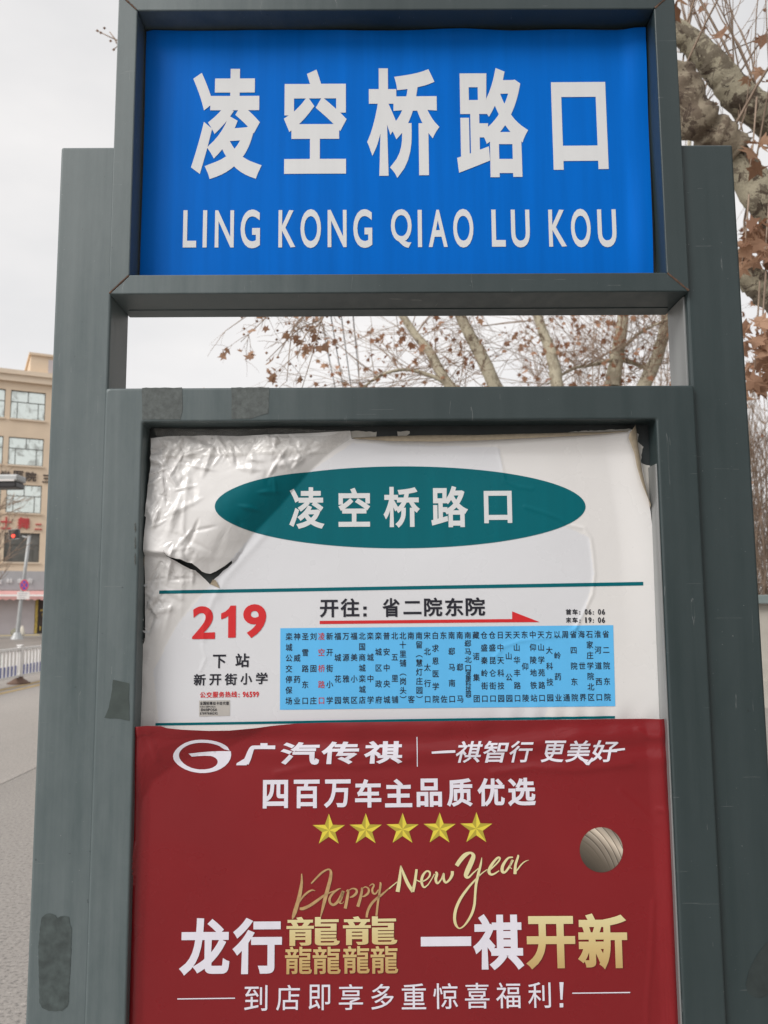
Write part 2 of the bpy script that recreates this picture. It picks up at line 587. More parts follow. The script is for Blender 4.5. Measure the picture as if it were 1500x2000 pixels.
def tri_sheet(poly, step, holes=()):
    """triangulate a polygon with interior lattice points -> (pts Nx2, tris)"""
    pts, edges = [], []
    for pl in [poly] + list(holes):
        pl = densify(pl, step * 1.3)
        b = len(pts)
        pts += pl
        n = len(pl)
        edges += [(b + i, b + (i + 1) % n) for i in range(n)]
    xs = [p[0] for p in poly]
    ys = [p[1] for p in poly]
    P = np.array(poly)
    j0, j1 = int(min(ys) / (step * 0.9)), int(max(ys) / (step * 0.9)) + 1
    for j in range(j0, j1 + 1):
        y = j * step * 0.9
        # scanline crossings
        cx = []
        n = len(poly)
        for i in range(n):
            (xa, ya), (xb, yb) = poly[i], poly[(i + 1) % n]
            if (ya > y) != (yb > y):
                cx.append((xb - xa) * (y - ya) / (yb - ya) + xa)
        cx.sort()
        for a, b in zip(cx[::2], cx[1::2]):
            i0, i1 = int(a / step), int(b / step) + 1
            for i in range(i0, i1 + 1):
                x = i * step + (0.5 * step if j % 2 else 0)
                if a + 0.5 * step < x < b - 0.5 * step:
                    pts.append((x, y))
    r_ = delaunay_2d_cdt([Vector(p) for p in pts], edges, [], 1, 1e-4)
    v2 = [(p.x, p.y) for p in r_[0]]
    tris = []
    for f in r_[2]:
        cx_ = sum(v2[i][0] for i in f) / 3
        cy_ = sum(v2[i][1] for i in f) / 3
        if holes and any(inside(h, cx_, cy_) for h in holes):
            continue
        tris.append(tuple(f))
    return np.array(v2), tris


def to_world(p2, Y, h):
    """p2: Nx2 pixel parameters on plane Y, lifted towards the viewer by h metres"""
    dx = (p2[:, 0] - W0 / 2) / FPX
    dz = (p2[:, 1] - H0 / 2) / FPX
    d = dx[:, None] * np.array(_r)[None] - dz[:, None] * np.array(_u)[None] + np.array(_f)[None]
    t_ = Y / d[:, 1]
    o = d * t_[:, None]
    o[:, 2] += CAMZ
    o[:, 1] -= h
    return o


LOOSE = {}


def sheet_obj(name, poly, step, Y, hfun, dh, mat, parent, holes=(), smooth=True):
    p2, tris = tri_sheet(poly, step, holes)
    w = to_world(p2, Y, hfun(p2[:, 0], p2[:, 1]) + dh)
    # front side faces the viewer (-y)
    a, b, c = (w[i] for i in tris[0])
    if np.cross(b - a, c - a)[1] > 0:
        tris = [t_[::-1] for t_ in tris]
    o = mesh_obj(name, w, tris, mat, parent, smooth)
    if hfun in LOOSE:
        at = o.data.attributes.new('loose', 'FLOAT', 'POINT')
        at.data.foreach_set('value', LOOSE[hfun](p2[:, 0], p2[:, 1]).astype(np.float32))
    return o


flat = lambda x, y: np.zeros_like(np.asarray(x, float))

# ------------------------------------------------------------------ glyphs
_gc = {}


def glyph(ch, off=0.0):
    k = (ch, off)
    if k not in _gc:
        cu = bpy.data.curves.new('g', 'FONT')
        cu.body = ch
        cu.size = 1.0
        cu.offset = off
        cu.resolution_u = 5
        cu.fill_mode = 'FRONT'
        o = bpy.data.objects.new('g', cu)
        COL.objects.link(o)
        bpy.context.view_layer.update()
        me = bpy.data.meshes.new_from_object(o.evaluated_get(bpy.context.evaluated_depsgraph_get()))
        vv = np.array([(p.co.x, p.co.y) for p in me.vertices])
        ff = [tuple(p.vertices) for p in me.polygons]
        bpy.data.objects.remove(o)
        bpy.data.curves.remove(cu)
        bpy.data.meshes.remove(me)
        _gc[k] = (vv, ff)
    return _gc[k]


def bold_glyph(ch, off):
    """glyph whose outline is pushed outwards by off (em), refilled with the non-zero rule"""
    if not off:
        return glyph(ch)
    k = (ch, off, 'b')
    if k in _gc:
        return _gc[k]
    vv, ff = glyph(ch)
    ed = set()
    for f in ff:
        for i in range(len(f)):
            ed.add((f[i], f[(i + 1) % len(f)]))
    nxt = {}
    for a_, b_ in ed:
        if (b_, a_) not in ed:
            nxt.setdefault(a_, []).append(b_)
    loops = []
    while nxt:
        s0 = next(iter(nxt))
        lp = [s0]
        while True:
            c_ = nxt[lp[-1]].pop()
            if not nxt[lp[-1]]:
                del nxt[lp[-1]]
            if c_ == s0:
                break
            if c_ not in nxt:
                break
            lp.append(c_)
        if len(lp) > 2:
            loops.append(lp)
    # orientation of the filled side
    a0, b0, c0 = (vv[i] for i in ff[0][:3])
    sg = 1.0 if (b0[0] - a0[0]) * (c0[1] - a0[1]) - (b0[1] - a0[1]) * (c0[0] - a0[0]) > 0 else -1.0
    polys = []
    for lp in loops:
        P_ = [vv[i] for i in lp]
        Q_ = [P_[0]]
        for p_ in P_[1:]:
            if np.hypot(*(p_ - Q_[-1])) > 4.5e-3:
                Q_.append(p_)
        if np.hypot(*(Q_[0] - Q_[-1])) < 4.5e-3:
            Q_.pop()
        if len(Q_) < 3:
            continue
        P_ = np.array(Q_)
        d0 = P_ - np.roll(P_, 1, 0)
        d1 = np.roll(P_, -1, 0) - P_
        n0 = np.stack([d0[:, 1], -d0[:, 0]], 1) / np.linalg.norm(d0, axis=1)[:, None] * sg
        n1 = np.stack([d1[:, 1], -d1[:, 0]], 1) / np.linalg.norm(d1, axis=1)[:, None] * sg
        bs = n0 + n1
        ln = np.maximum(np.linalg.norm(bs, axis=1), 1e-3)
        bs /= ln[:, None]
        mit = np.minimum(1 / np.maximum((bs * n1).sum(1), 0.3), 1.7)
        polys.append(P_ + bs * (mit * off)[:, None])
    pts, eds = [], []
    for P_ in polys:
        b1 = len(pts)
        pts += [Vector((float(x), float(y))) for x, y in P_]
        eds += [(b1 + i, b1 + (i + 1) % len(P_)) for i in range(len(P_))]
    r_ = delaunay_2d_cdt(pts, eds, [], 0, 1e-5)
    nv = np.array([(p.x, p.y) for p in r_[0]])
    tr = [tuple(f) for f in r_[2]]
    cen = np.array([nv[list(f)].mean(0) for f in tr])
    wn = np.zeros(len(tr))
    for P_ in polys:
        A0, A1 = P_, np.roll(P_, -1, 0)
        for (xa, ya), (xb, yb) in zip(A0, A1):
            side = (xb - xa) * (cen[:, 1] - ya) - (cen[:, 0] - xa) * (yb - ya)
            wn += ((ya <= cen[:, 1]) & (yb > cen[:, 1]) & (side > 0)).astype(float)
            wn -= ((ya > cen[:, 1]) & (yb <= cen[:, 1]) & (side < 0)).astype(float)
    keep = [f for f, w0 in zip(tr, wn) if w0 * sg > 0.5]
    used = sorted({i for f in keep for i in f})
    mp_ = {i: j for j, i in enumerate(used)}
    _gc[k] = (nv[used], [tuple(mp_[i] for i in f) for f in keep])
    return _gc[k]


class Letters:
    """collects glyphs laid on one sheet: verts keep their pixel parameters so they follow the sheet's relief"""

    def __init__(self, Y, hfun=flat, dh=0.0005):
        self.Y, self.h, self.dh = Y, hfun, dh
        self.p, self.w, self.f = [], [], []

    def raw(self, p2, faces, world=None):
        b = sum(len(a) for a in self.p)
        self.p.append(p2)
        w = to_world(p2, self.Y, np.zeros(len(p2))) if world is None else world
        self.w.append(w)
        self.f += [tuple(b + i for i in f) for f in faces]

    def char(self, ch, x0, x1, y0, y1, off=0.0, shear=0.0, ref=None, cut=0):
        """glyph stretched to the pixel rectangle; upright rectangle in the world"""
        vv, ff = bold_glyph(ch, off)
        lo, hi = (vv.min(0), vv.max(0)) if ref is None else ref
        n = (vv - lo) / np.maximum(hi - lo, 1e-6)
        if shear:
            n[:, 0] += shear * (n[:, 1] - 0.5)
        if cut:
            bm_ = bmesh.new()
            bv = [bm_.verts.new((a, b, 0)) for a, b in n]
            for f in ff:
                try:
                    bm_.faces.new([bv[i] for i in f])
                except ValueError:
                    pass
            for ax, span in ((0, x1 - x0), (1, y1 - y0)):
                k = int(span / cut)
                for i in range(1, k + 1):
                    co = [0, 0, 0]
                    co[ax] = i / (k + 1)
                    no = [0, 0, 0]
                    no[ax] = 1
                    bmesh.ops.bisect_plane(bm_, geom=bm_.verts[:] + bm_.edges[:] + bm_.faces[:], dist=1e-5, plane_co=co, plane_no=no)
            bm_.verts.index_update()
            n = np.array([(v_.co.x, v_.co.y) for v_ in bm_.verts])
            ff = [tuple(v_.index for v_ in f.verts) for f in bm_.faces]
            bm_.free()
        p2 = np.stack([x0 + n[:, 0] * (x1 - x0), y1 - n[:, 1] * (y1 - y0)], 1)
        xc, yc = (x0 + x1) / 2, (y0 + y1) / 2
        wl, wr = U(x0, yc, self.Y), U(x1, yc, self.Y)
        wt, wb = U(xc, y0, self.Y), U(xc, y1, self.Y)
        w = np.zeros((len(n), 3))
        w[:, 0] = wl.x + n[:, 0] * (wr.x - wl.x)
        w[:, 1] = self.Y
        w[:, 2] = wb.z + n[:, 1] * (wt.z - wb.z)
        self.raw(p2, ff, w)

    def em(self, ch, xc, yc, w, h, off=0.0):
        """glyph in its own em box (keeps small marks small): centre, em width and height in pixels"""
        ref = (np.array((0.0, -0.12)), np.array((1.0, 0.88)))
        self.char(ch, xc - w / 2, xc + w / 2, yc - h / 2, yc + h / 2, off, 0, ref)

    def stroke(self, pts, k=6):
        """brush stroke through (x, y, width) control points"""
        P_ = np.array(pts, float)
        n = len(P_)
        ext = np.vstack([2 * P_[0] - P_[1], P_, 2 * P_[-1] - P_[-2]])
        o = []
        for i in range(n - 1):
            a, b, c, d = ext[i:i + 4]
            for j in range(k):
                t_ = j / k
                o.append(0.5 * ((2 * b) + (c - a) * t_ + (2 * a - 5 * b + 4 * c - d) * t_ ** 2 + (3 * b - a - 3 * c + d) * t_ ** 3))
        o.append(P_[-1])
        o = np.array(o)
        tg = np.gradient(o[:, :2], axis=0)
        tg /= np.maximum(np.linalg.norm(tg, axis=1), 1e-6)[:, None]
        nr = np.stack([-tg[:, 1], tg[:, 0]], 1)
        w = np.maximum(o[:, 2], 0.4)[:, None] / 2
        a, b = o[:, :2] + nr * w, o[:, :2] - nr * w
        p2 = np.vstack([a, b])
        m = len(o)
        self.raw(p2, [(i, i + 1, m + i + 1, m + i) for i in range(m - 1)])

    def build(self, name, mat, parent, mats=None, mi=None):
        p = np.vstack(self.p)
        w = np.vstack(self.w).copy()
        w[:, 1] = w[:, 1] - self.h(p[:, 0], p[:, 1]) - self.dh
        # faces towards the viewer
        fs_ = []
        for f in self.f:
            a, b, c = w[f[0]], w[f[1]], w[f[2]]
            fs_.append(f[::-1] if (b[2] - a[2]) * (c[0] - a[0]) - (b[0] - a[0]) * (c[2] - a[2]) > 0 else f)
        return mesh_obj(name, w, fs_, mat, parent, mats=mats, mi=mi)


# ------------------------------------------------------------------ blue name panel
def h_blue(x, y):
    x = np.asarray(x, float)
    y = np.asarray(y, float)
    h = 0.0004 * np.sin(x * 0.021 + 1.3 * np.sin(y * 0.006)) + 0.0003 * np.sin(y * 0.03 + x * 0.004)
    # the film peels along its right edge and along the top
    e = smoothstep(1225, 1262, x - (y - 60) * 0.034 + 18)
    h = h + e * (0.004 + 0.003 * np.sin(y * 0.018))
    h = h + 0.0025 * smoothstep(80, 58, y) * (1 + 0.5 * np.sin(x * 0.03))
    return h


bm = bmesh.new()
box(bm, xi0 - 0.005, xi1 + 0.005, YN + 0.003, YN + 0.01, zi0 - 0.005, zi1 + 0.005)
bm_obj('panel_backing', bm, M['board'], SIGN)
bl = [(287, 64), (300, 61), (450, 62), (560, 59), (700, 62), (790, 60), (900, 58), (1000, 61), (1100, 60), (1258, 60),
      (1262, 150), (1268, 300), (1271, 420), (1275, 545), (1275, 560), (272, 560), (277, 420), (283, 220), (285, 100)]
npanel = sheet_obj('name_panel', bl, 8, YN, h_blue, 0.0004, M['blue'], SIGN)
ls = Letters(YN, h_blue, 0.0012)
for ch, x0, x1, y0, y1, off in (('凌', 375, 512, 135, 350, .032), ('空', 554.5, 677, 137, 340, .034), ('桥', 717, 858, 134, 348, .032),
                                ('路', 891.5, 1031, 134, 347, .030), ('口', 1078.5, 1185, 161, 332, .036)):
    ls.char(ch, x0, x1, y0, y1, off, cut=16)
ls.build('name_characters', M['letters'], npanel)
ls = Letters(YN, h_blue, 0.0012)
pin = [('L', 358, 384), ('I', 396.5, 404.5), ('N', 420, 457), ('G', 470, 508), ('K', 544, 577), ('O', 587, 627), ('N', 640, 677), ('G', 690, 727),
       ('Q', 763.5, 804), ('I', 816, 824), ('A', 837, 874), ('O', 885, 924.5), ('L', 960, 987), ('U', 998, 1034.5), ('K', 1071.5, 1106), ('O', 1115, 1153.5), ('U', 1167, 1203.5)]
for ch, x0, x1 in pin:
    s = -2.2 * (x0 - 358) / 845
    e0, e1 = (1.5, 1.5) if ch in 'GOQ' else (0, 0)
    if ch == 'U':
        e0, e1 = 0, 1.5
    if ch == 'Q':
        e1 = 1.5
    ls.char(ch, x0, x1, 411.5 + s - e0, 484 + s + e1, .021 if ch != 'I' else 0.0, cut=16)
ls.build('pinyin_lettering', M['letters'], npanel)

# ------------------------------------------------------------------ white route poster
YW = YB - 0.0012


def seg_dist(x, y, pl):
    """signed distance to a polyline (positive on its left when walking down the image means x smaller)"""
    best = np.full(x.shape, 1e9)
    sgn = np.ones(x.shape)
    for (ax, ay), (bx, by) in zip(pl[:-1], pl[1:]):
        dx, dy = bx - ax, by - ay
        t_ = np.clip(((x - ax) * dx + (y - ay) * dy) / (dx * dx + dy * dy), 0, 1)
        ex, ey = x - (ax + t_ * dx), y - (ay + t_ * dy)
        d = np.hypot(ex, ey)
        s = np.sign(dx * ey - dy * ex)
        m = d < best
        best = np.where(m, d, best)
        sgn = np.where(m, s, sgn)
    return best * sgn


CREASE = [(720, 830), (676, 856), (640, 888), (604, 922), (548, 988), (494, 1044), (458, 1096), (414, 1142), (380, 1172), (345, 1222), (318, 1268), (308, 1310), (304, 1372), (302, 1440)]
tri = lambda v_: np.abs((v_ % 1.0) - 0.5) * 2


def vnoise(x, y, s, z=0.0):
    return np.array([noise.noise((a / s, b / s, z)) for a, b in zip(np.ravel(x), np.ravel(y))]).reshape(np.shape(x))


def crumple(x, y, s, z):
    wx = x + 0.5 * s * vnoise(x, y, s * 1.1, z)
    wy = y + 0.5 * s * vnoise(x, y, s * 1.3, z + 7)
    o = 0
    for k, (a, f) in enumerate(((0.4, 1.0), (1.35, 0.8), (2.3, 1.25), (2.9, 0.6))):
        o = o + tri((wx * math.cos(a) + wy * math.sin(a)) / s * f * 0.5 + 0.37 * k + z) / f
    return o / 4 - 0.5


_rr = random.Random(12)
TENTS = []
for _ in range(95):                      # creases of the loose film: (x, y, angle, length, width, height)
    if _rr.random() < 0.72:
        if _rr.random() < 0.5:
            tx, ty = _rr.uniform(290, 385), _rr.uniform(862, 1250)
        else:
            tx, ty = _rr.uniform(300, 660), _rr.uniform(856, 915)
        amp = _rr.uniform(0.0020, 0.0052)
    else:
        tx, ty = _rr.uniform(340, 600), _rr.uniform(890, 1130)
        amp = _rr.uniform(0.0012, 0.0030)
    TENTS.append((tx, ty, _rr.choice((_rr.uniform(-1.3, -0.5), _rr.uniform(-0.5, 0.5), _rr.uniform(0.9, 2.0))), _rr.uniform(14, 48), _rr.uniform(5, 14), amp * _rr.choice((1, 1, -0.8))))

for _ in range(75):                      # finer, sharper creases
    if _rr.random() < 0.5:
        tx, ty = _rr.uniform(288, 380), _rr.uniform(862, 1240)
    else:
        tx, ty = _rr.uniform(300, 650), _rr.uniform(856, 910)
    TENTS.append((tx, ty, _rr.uniform(-1.5, 1.6), _rr.uniform(10, 34), _rr.uniform(3.2, 5.5), _rr.uniform(0.0010, 0.0024) * _rr.choice((1, -1))))


def tents(x, y):
    o = np.zeros(x.shape)
    for tx, ty, an, ln, w, a in TENTS:
        m = (np.abs(x - tx) < ln + w) & (np.abs(y - ty) < ln + w)
        if not m.any():
            continue
        dx, dy = x[m] - tx, y[m] - ty
        u = dx * math.cos(an) + dy * math.sin(an)
        v = -dx * math.sin(an) + dy * math.cos(an)
        taper = np.clip(1 - np.abs(u) / ln, 0, 1)
        ww = w * (0.35 + 0.65 * taper)
        o[m] += a * np.clip(1 - np.abs(v) / ww, 0, 1) * np.minimum(1, 1.6 * taper)
    return o


def h_white(x, y):
    x = np.asarray(x, float)
    y = np.asarray(y, float)
    s = seg_dist(x, y, CREASE)
    left = np.where(s > 0, s, 0)
    A = np.interp(y, [840, 900, 1000, 1090, 1140, 1200, 1300, 1420], [7, 17, 26, 26, 13, 11, 9, 6])
    wid = np.interp(y, [840, 1000, 1100, 1200, 1420], [50, 84, 80, 46, 36])
    prof = np.sin(np.pi / 2 * np.clip(left / wid, 0, 1)) * (1 - 0.62 * smoothstep(0.9, 3.6, left / wid))
    # the tear: above it the flap stands off, below it the sheet lies back
    yt = np.interp(x, [270, 330, 411, 455, 470], [1078, 1084, 1131, 1097, 1090])
    low = smoothstep(-4, 8, y - yt) * (s > 0)
    prof = prof * (1 - 0.55 * low * smoothstep(470, 440, x))
    h = 0.001 * A * prof
    h = h + 0.0030 * (s > 0) * np.exp(-((y - yt) / 22.0) ** 2) * (y < yt) * smoothstep(320, 400, x)
    rim = np.maximum(smoothstep(385, 320, x), smoothstep(925, 872, y) * smoothstep(700, 640, x))
    cw = smoothstep(4, 50, s)
    idx = cw > 0.001
    c1 = np.zeros(x.shape)
    c2 = np.zeros(x.shape)
    if idx.any():
        c1[idx] = crumple(x[idx], y[idx], 62.0, 1.3)
        c2[idx] = crumple(x[idx], y[idx], 26.0, 4.1)
    h = h + cw * (0.0085 * c1 * (0.35 + 0.75 * rim) + 0.0028 * c2 * (0.15 + 0.85 * rim) + tents(x, y))
    # fold lines parallel to the rim
    h = h + 0.0016 * np.exp(-((x - 372 + 0.06 * (y - 900)) / 5.0) ** 2) * smoothstep(860, 900, y) * smoothstep(1240, 1120, y)
    h = h + 0.0014 * np.exp(-((y - 893 + 0.03 * (x - 300)) / 4.0) ** 2) * smoothstep(660, 600, x)
    # air channels of the stuck part (right side)
    for pl, a, w in (([(970, 872), (980, 912), (985, 940), (1010, 951), (1040, 955)], .0007, 3.2), ([(1025, 990), (1060, 1001), (1090, 1012), (1112, 1026), (1140, 1032), (1153, 1052), (1158, 1085), (1161, 1120), (1157, 1160), (1143, 1190), (1130, 1216), (1118, 1240)], .0011, 3.4),
                     ([(960, 1290), (985, 1262), (1015, 1252), (1060, 1246), (1100, 1240), (1125, 1225)], .0008, 4.0),
                     ([(395, 1260), (402, 1285), (392, 1310)], .0007, 3), ([(425, 1150), (400, 1215), (398, 1250)], .0008, 5), ([(520, 1040), (440, 1130), (425, 1165)], .0009, 7)):
        h = h + a * np.exp(-(seg_dist(x, y, pl) / w) ** 2)
    # ripples along the bottom right, soft swell everywhere
    h = h + 0.0009 * smoothstep(1362, 1405, y) * smoothstep(880, 1010, x) * np.sin(x * 0.13 + 2.0 * np.sin(x * 0.017))
    h = h + 0.0010 * np.sin(x * 0.009 + 0.6) * np.sin(y * 0.012) * (s < 0) * smoothstep(0, -60, s)
    # right edge and top right edge stand off the board
    xr = np.interp(y, [836, 965, 1060, 1200, 1400], [1237, 1262, 1275, 1285, 1291])
    h = h + 0.006 * smoothstep(70, 0, xr - x) * smoothstep(1420, 1000, y)
    h = h + 0.005 * smoothstep(892, 850, y) * smoothstep(690, 760, x)
    return h + 0.0012


def loose_white(x, y):
    s = seg_dist(x, y, CREASE)
    rim = np.maximum(smoothstep(400, 330, x), smoothstep(930, 880, y) * smoothstep(700, 640, x))
    return smoothstep(8, 40, s) * (0.18 + 0.82 * rim) + 0.05


LOOSE[h_white] = loose_white


def loose_red(x, y):
    return 0.06 + 0.55 * smoothstep(1530, 1440, y) * (0.35 + 0.65 * smoothstep(330, 290, x)) + 0.4 * smoothstep(300, 262, x) + 0.4 * smoothstep(1270, 1310, x)


white_out = [(296, 857), (330, 853), (400, 851), (470, 853), (540, 851), (600, 848), (650, 845), (684, 842), (687, 857), (720, 859), (800, 861), (900, 858), (1000, 854),
             (1100, 850), (1180, 848), (1222, 846), (1238, 838), (1242, 868), (1251, 912), (1262, 965), (1268, 1000), (1275, 1060), (1280, 1120), (1285, 1200), (1289, 1300), (1292, 1404),
             (1270, 1420), (900, 1428), (500, 1436), (271, 1436), (273, 1400), (276, 1340), (277, 1290), (279, 1262), (285, 1250), (285, 1180), (286, 1100), (289, 1040), (291, 1012), (288, 1010), (291, 985), (293, 950), (298, 905)]
hole = [(328, 1076), (331, 1086), (340, 1090), (352, 1093), (360, 1094), (372, 1100), (380, 1101), (390, 1109), (398, 1117), (405, 1120), (413, 1121), (424, 1116), (440, 1106), (454, 1095),
        (454, 1100), (445, 1109), (436, 1115), (428, 1124), (420, 1130), (411, 1142), (404, 1134), (397, 1127), (386, 1115), (375, 1112), (362, 1105), (352, 1099), (340, 1092), (332, 1088), (329, 1083)]
wp = empty('route_poster', U(780, 1400, YB))
tag(wp, 'white bus route poster with teal oval and blue stop list, torn at left', 'poster')
STUCK = [(690, 865), (975, 875), (985, 940), (1040, 960), (1030, 995), (1110, 1030), (1150, 1050), (1160, 1120), (1142, 1195), (1118, 1245), (1090, 1330), (1060, 1408), (310, 1408), (300, 1310), (345, 1222), (412, 1142), (494, 1044), (604, 922)]
psh = sheet_obj('poster_sheet', white_out, 2.7, YW, h_white, 0.0, M['paper'], wp, holes=[hole])
_pts = np.array([(v_.co.x, v_.co.z) for v_ in psh.data.vertices])
_sp = np.array([(U(x_, y_, YW).x, U(x_, y_, YW).z) for x_, y_ in STUCK])
_in = np.zeros(len(_pts), bool)
for (xa, ya), (xb, yb) in zip(_sp, np.roll(_sp, -1, 0)):
    cr_ = ((ya > _pts[:, 1]) != (yb > _pts[:, 1]))
    _in ^= cr_ & (_pts[:, 0] < (xb - xa) * (_pts[:, 1] - ya) / (yb - ya + 1e-12) + xa)
_at = psh.data.attributes.new('stuck', 'FLOAT', 'POINT')
_at.data.foreach_set('value', _in.astype(np.float32))
_t = M['paper'].node_tree
_a = _t.nodes.new('ShaderNodeAttribute')
_a.attribute_name = 'stuck'
_b = _t.nodes['Principled BSDF']
_src = _b.inputs['Base Color'].links[0].from_socket
_t.links.new(mixc(_t, 1.0, _src, mixc(_t, _a.outputs['Fac'], (1.03, 1.01, 0.975), (0.955, 0.965, 0.985)), 'MULTIPLY'), _b.inputs['Base Color'])
ell = [(784 + 359 * math.cos(t_), 991 + 80 * math.sin(t_) - 0.003 * 359 * math.cos(t_)) for t_ in np.linspace(0, 2 * math.pi, 160, endpoint=False)]
DL = 0.0005
oval = sheet_obj('teal_oval', ell, 2.7, YW, h_white, DL, M['teal'], wp)
sheet_obj('teal_rule', [(313, 1153.5), (1255, 1136.5), (1255, 1143.5), (313, 1160)], 2.7, YW, h_white, DL, M['teal'], wp)
sheet_obj('teal_rule', [(304, 1412), (1200, 1398), (1200, 1403), (304, 1417)], 2.7, YW, h_white, DL, M['teal'], wp)
cyan = sheet_obj('stop_list_panel', [(547.7, 1227), (1197.4, 1221), (1201, 1379), (547, 1386)], 2.7, YW, h_white, DL, M['cyan'], wp)
sheet_obj('direction_arrow', [(624.5, 1212.6), (1000, 1209), (1000, 1194), (1054, 1215), (960, 1215.6), (624.5, 1218.8)], 2.7, YW, h_white, DL, M['redink'], wp)
ls = Letters(YW, h_white, 0.0010)
for ch, x0, x1, y0, y1 in (('凌', 565.5, 634, 952, 1033), ('空', 661, 723, 953, 1029), ('桥', 749, 820, 951, 1031), ('路', 842, 914, 949.5, 1030), ('口', 945, 999.5, 959, 1022)):
    ls.char(ch, x0, x1, y0, y1, .026, cut=6)
ls.build('oval_lettering', M['letters'], oval)
ls = Letters(YW, h_white, 0.0008)
for ch, x0, x1, y0, y1 in (('2', 376, 420.5, 1184, 1248), ('9', 475, 520, 1180, 1246)):
    ls.char(ch, x0, x1, y0, y1, .030, cut=6)
ls.raw(np.array([(450.5, 1182.8), (461, 1182.6), (460.5, 1245.2), (445.6, 1245.6), (446, 1203), (440, 1207), (432, 1209.5), (432, 1198), (440, 1194.5), (446.5, 1189)]), [(0, 1, 8, 9), (1, 2, 3, 4), (1, 4, 8), (4, 5, 6, 7, 8)])
ls.build('route_number', M['redink'], wp)
ls = Letters(YW, h_white, 0.0008)
for ch, x0, x1, y0, y1 in (('下', 416, 441.6, 1278.5, 1305), ('站', 460, 487, 1276, 1303), ('新', 378.6, 402, 1316, 1339), ('开', 409, 432.6, 1316.5, 1338.5), ('街', 439, 463, 1315, 1338), ('小', 469.6, 492.6, 1314.5, 1337), ('学', 500, 523, 1313, 1336)):
    ls.char(ch, x0, x1, y0, y1, .022, cut=8)
ls.build('next_stop_lettering', M['ink'], wp)
ls = Letters(YW, h_white, 0.0008)
for ch, x0, x1, y0, y1 in (('开', 624.5, 660.8, 1171.5, 1206), ('往', 665, 702, 1168.5, 1205)):
    ls.char(ch, x0, x1, y0, y1, .024, cut=8)
for y0 in (1184.5, 1198):
    ls.raw(np.array([(709.5, y0), (716, y0), (716, y0 + 6), (709.5, y0 + 6)]), [(0, 1, 2, 3)])
ls.build('heading_lettering', M['ink'], wp)
ls = Letters(YW, h_white, 0.0008)
for ch, x0, x1, y0, y1 in (('省', 746.7, 780.5, 1168, 1205), ('二', 787.7, 823, 1174, 1199.5), ('院', 828, 863.5, 1167, 1204), ('东', 868.4, 905, 1167.5, 1203.5), ('院', 909, 947, 1166.5, 1203)):
    ls.char(ch, x0, x1, y0, y1, .024, cut=8)
ls.build('destination_lettering', M['ink'], wp)
ls = Letters(YW, h_white, 0.0008)
for y0, y1, txt in ((1189.5, 1200.5, '首车06:06'), (1205.5, 1216.5, '末车19:06')):
    for ch, x0, x1 in ((txt[0], 1104.8, 1115.5), (txt[1], 1117.5, 1128), (txt[2], 1141.5, 1147.3), (txt[3], 1148.8, 1155), (txt[5], 1167.5, 1173.5), (txt[6], 1175, 1181.3)):
        ls.char(ch, x0 if ch != '1' else x0 + 1.2, x1 if ch != '1' else x1 - 1.6, y0, y1, .03 if ch != '1' else .012)
    for xx in (1131, 1157.5):
        for yy in (y0 + 4.5, y1 - 2.2):
            ls.raw(np.array([(xx, yy), (xx + 2, yy), (xx + 2, yy + 2), (xx, yy + 2)]), [(0, 1, 2, 3)])
ls.build('bus_times_lettering', M['ink'], wp)
ls = Letters(YW, h_white, 0.0008)
for i, ch in enumerate('公交服务热线'):
    ls.char(ch, 391 + 12.2 * i, 402.3 + 12.2 * i, 1351.2 - .25 * i, 1362.8 - .25 * i, .022)
for yy in (1354.5, 1359.5):
    ls.raw(np.array([(466, yy), (468, yy), (468, yy + 2), (466, yy + 2)]), [(0, 1, 2, 3)])
for i, ch in enumerate('96599'):
    ls.char(ch, 474.4 + 6.5 * i, 480 + 6.5 * i, 1350.5, 1361.5, .03)
ls.build('hotline_lettering', M['redink'], wp)

STOPS = ['栾城公交停保场', '神威药业', '圣雪路东口', '刘固庄', '凌空桥路口', '新开街小学', '福城花园', '万源雅筑', '福美小区', '北国商城栾城店', '栾城中学', '栾城区政府', '普安中央城', '北五里铺', '北十里铺（岗头）', '南客',
         '南留（慧灯庄园）', '宋北太行口', '白求恩医学院', '东佐', '南郄马南口', '南郄马', '南郄马北口（渡康科技园）', '藏诺集团', '仓盛秦岭街口', '仓盛昆仑街口', '日中天科技园', '天山公园', '天山华丰路口', '东仰陵', '中仰陵地铁站', '天山学苑路口', '方大科技园', '以岭药业', '周通',
         '省四院东院', '海世界', '石家庄学院北区', '淮河道西口', '省二院东院']
lk, lr = Letters(YW, h_white, 0.0010), Letters(YW, h_white, 0.0010)
nS = len(STOPS)
for i, s in enumerate(STOPS):
    t_ = i / (nS - 1)
    xt, xb = 564.6 + t_ * (1182.6 - 564.6), 564.3 + t_ * (1185.5 - 564.3)
    yt, yb = 1243.2 - 4.8 * t_, 1368.6 - 7.4 * t_
    n = len(s)
    tgt = lr if s == '凌空桥路口' else lk
    for j, ch in enumerate(s):
        q = j / max(1, n - 1)
        hgt = 14.4 if n < 9 else (13 if j < 5 else 10.5)
        wdt = 12.8 if n < 9 or j < 5 else 10.5
        if n > 9:
            q = (j * 0.128 if j < 5 else 0.53 + (j - 5) * 0.47 / (n - 6))
        if ch in '（）':
            ch = '︵' if ch == '（' else '︶'
        tgt.em(ch, xt + (xb - xt) * q, yt + (yb - yt) * q, wdt + .9, hgt + .9, .010)
lk.build('stop_names', M['ink'], cyan)
lr.build('highlighted_stop_name', M['redsoft'], cyan)

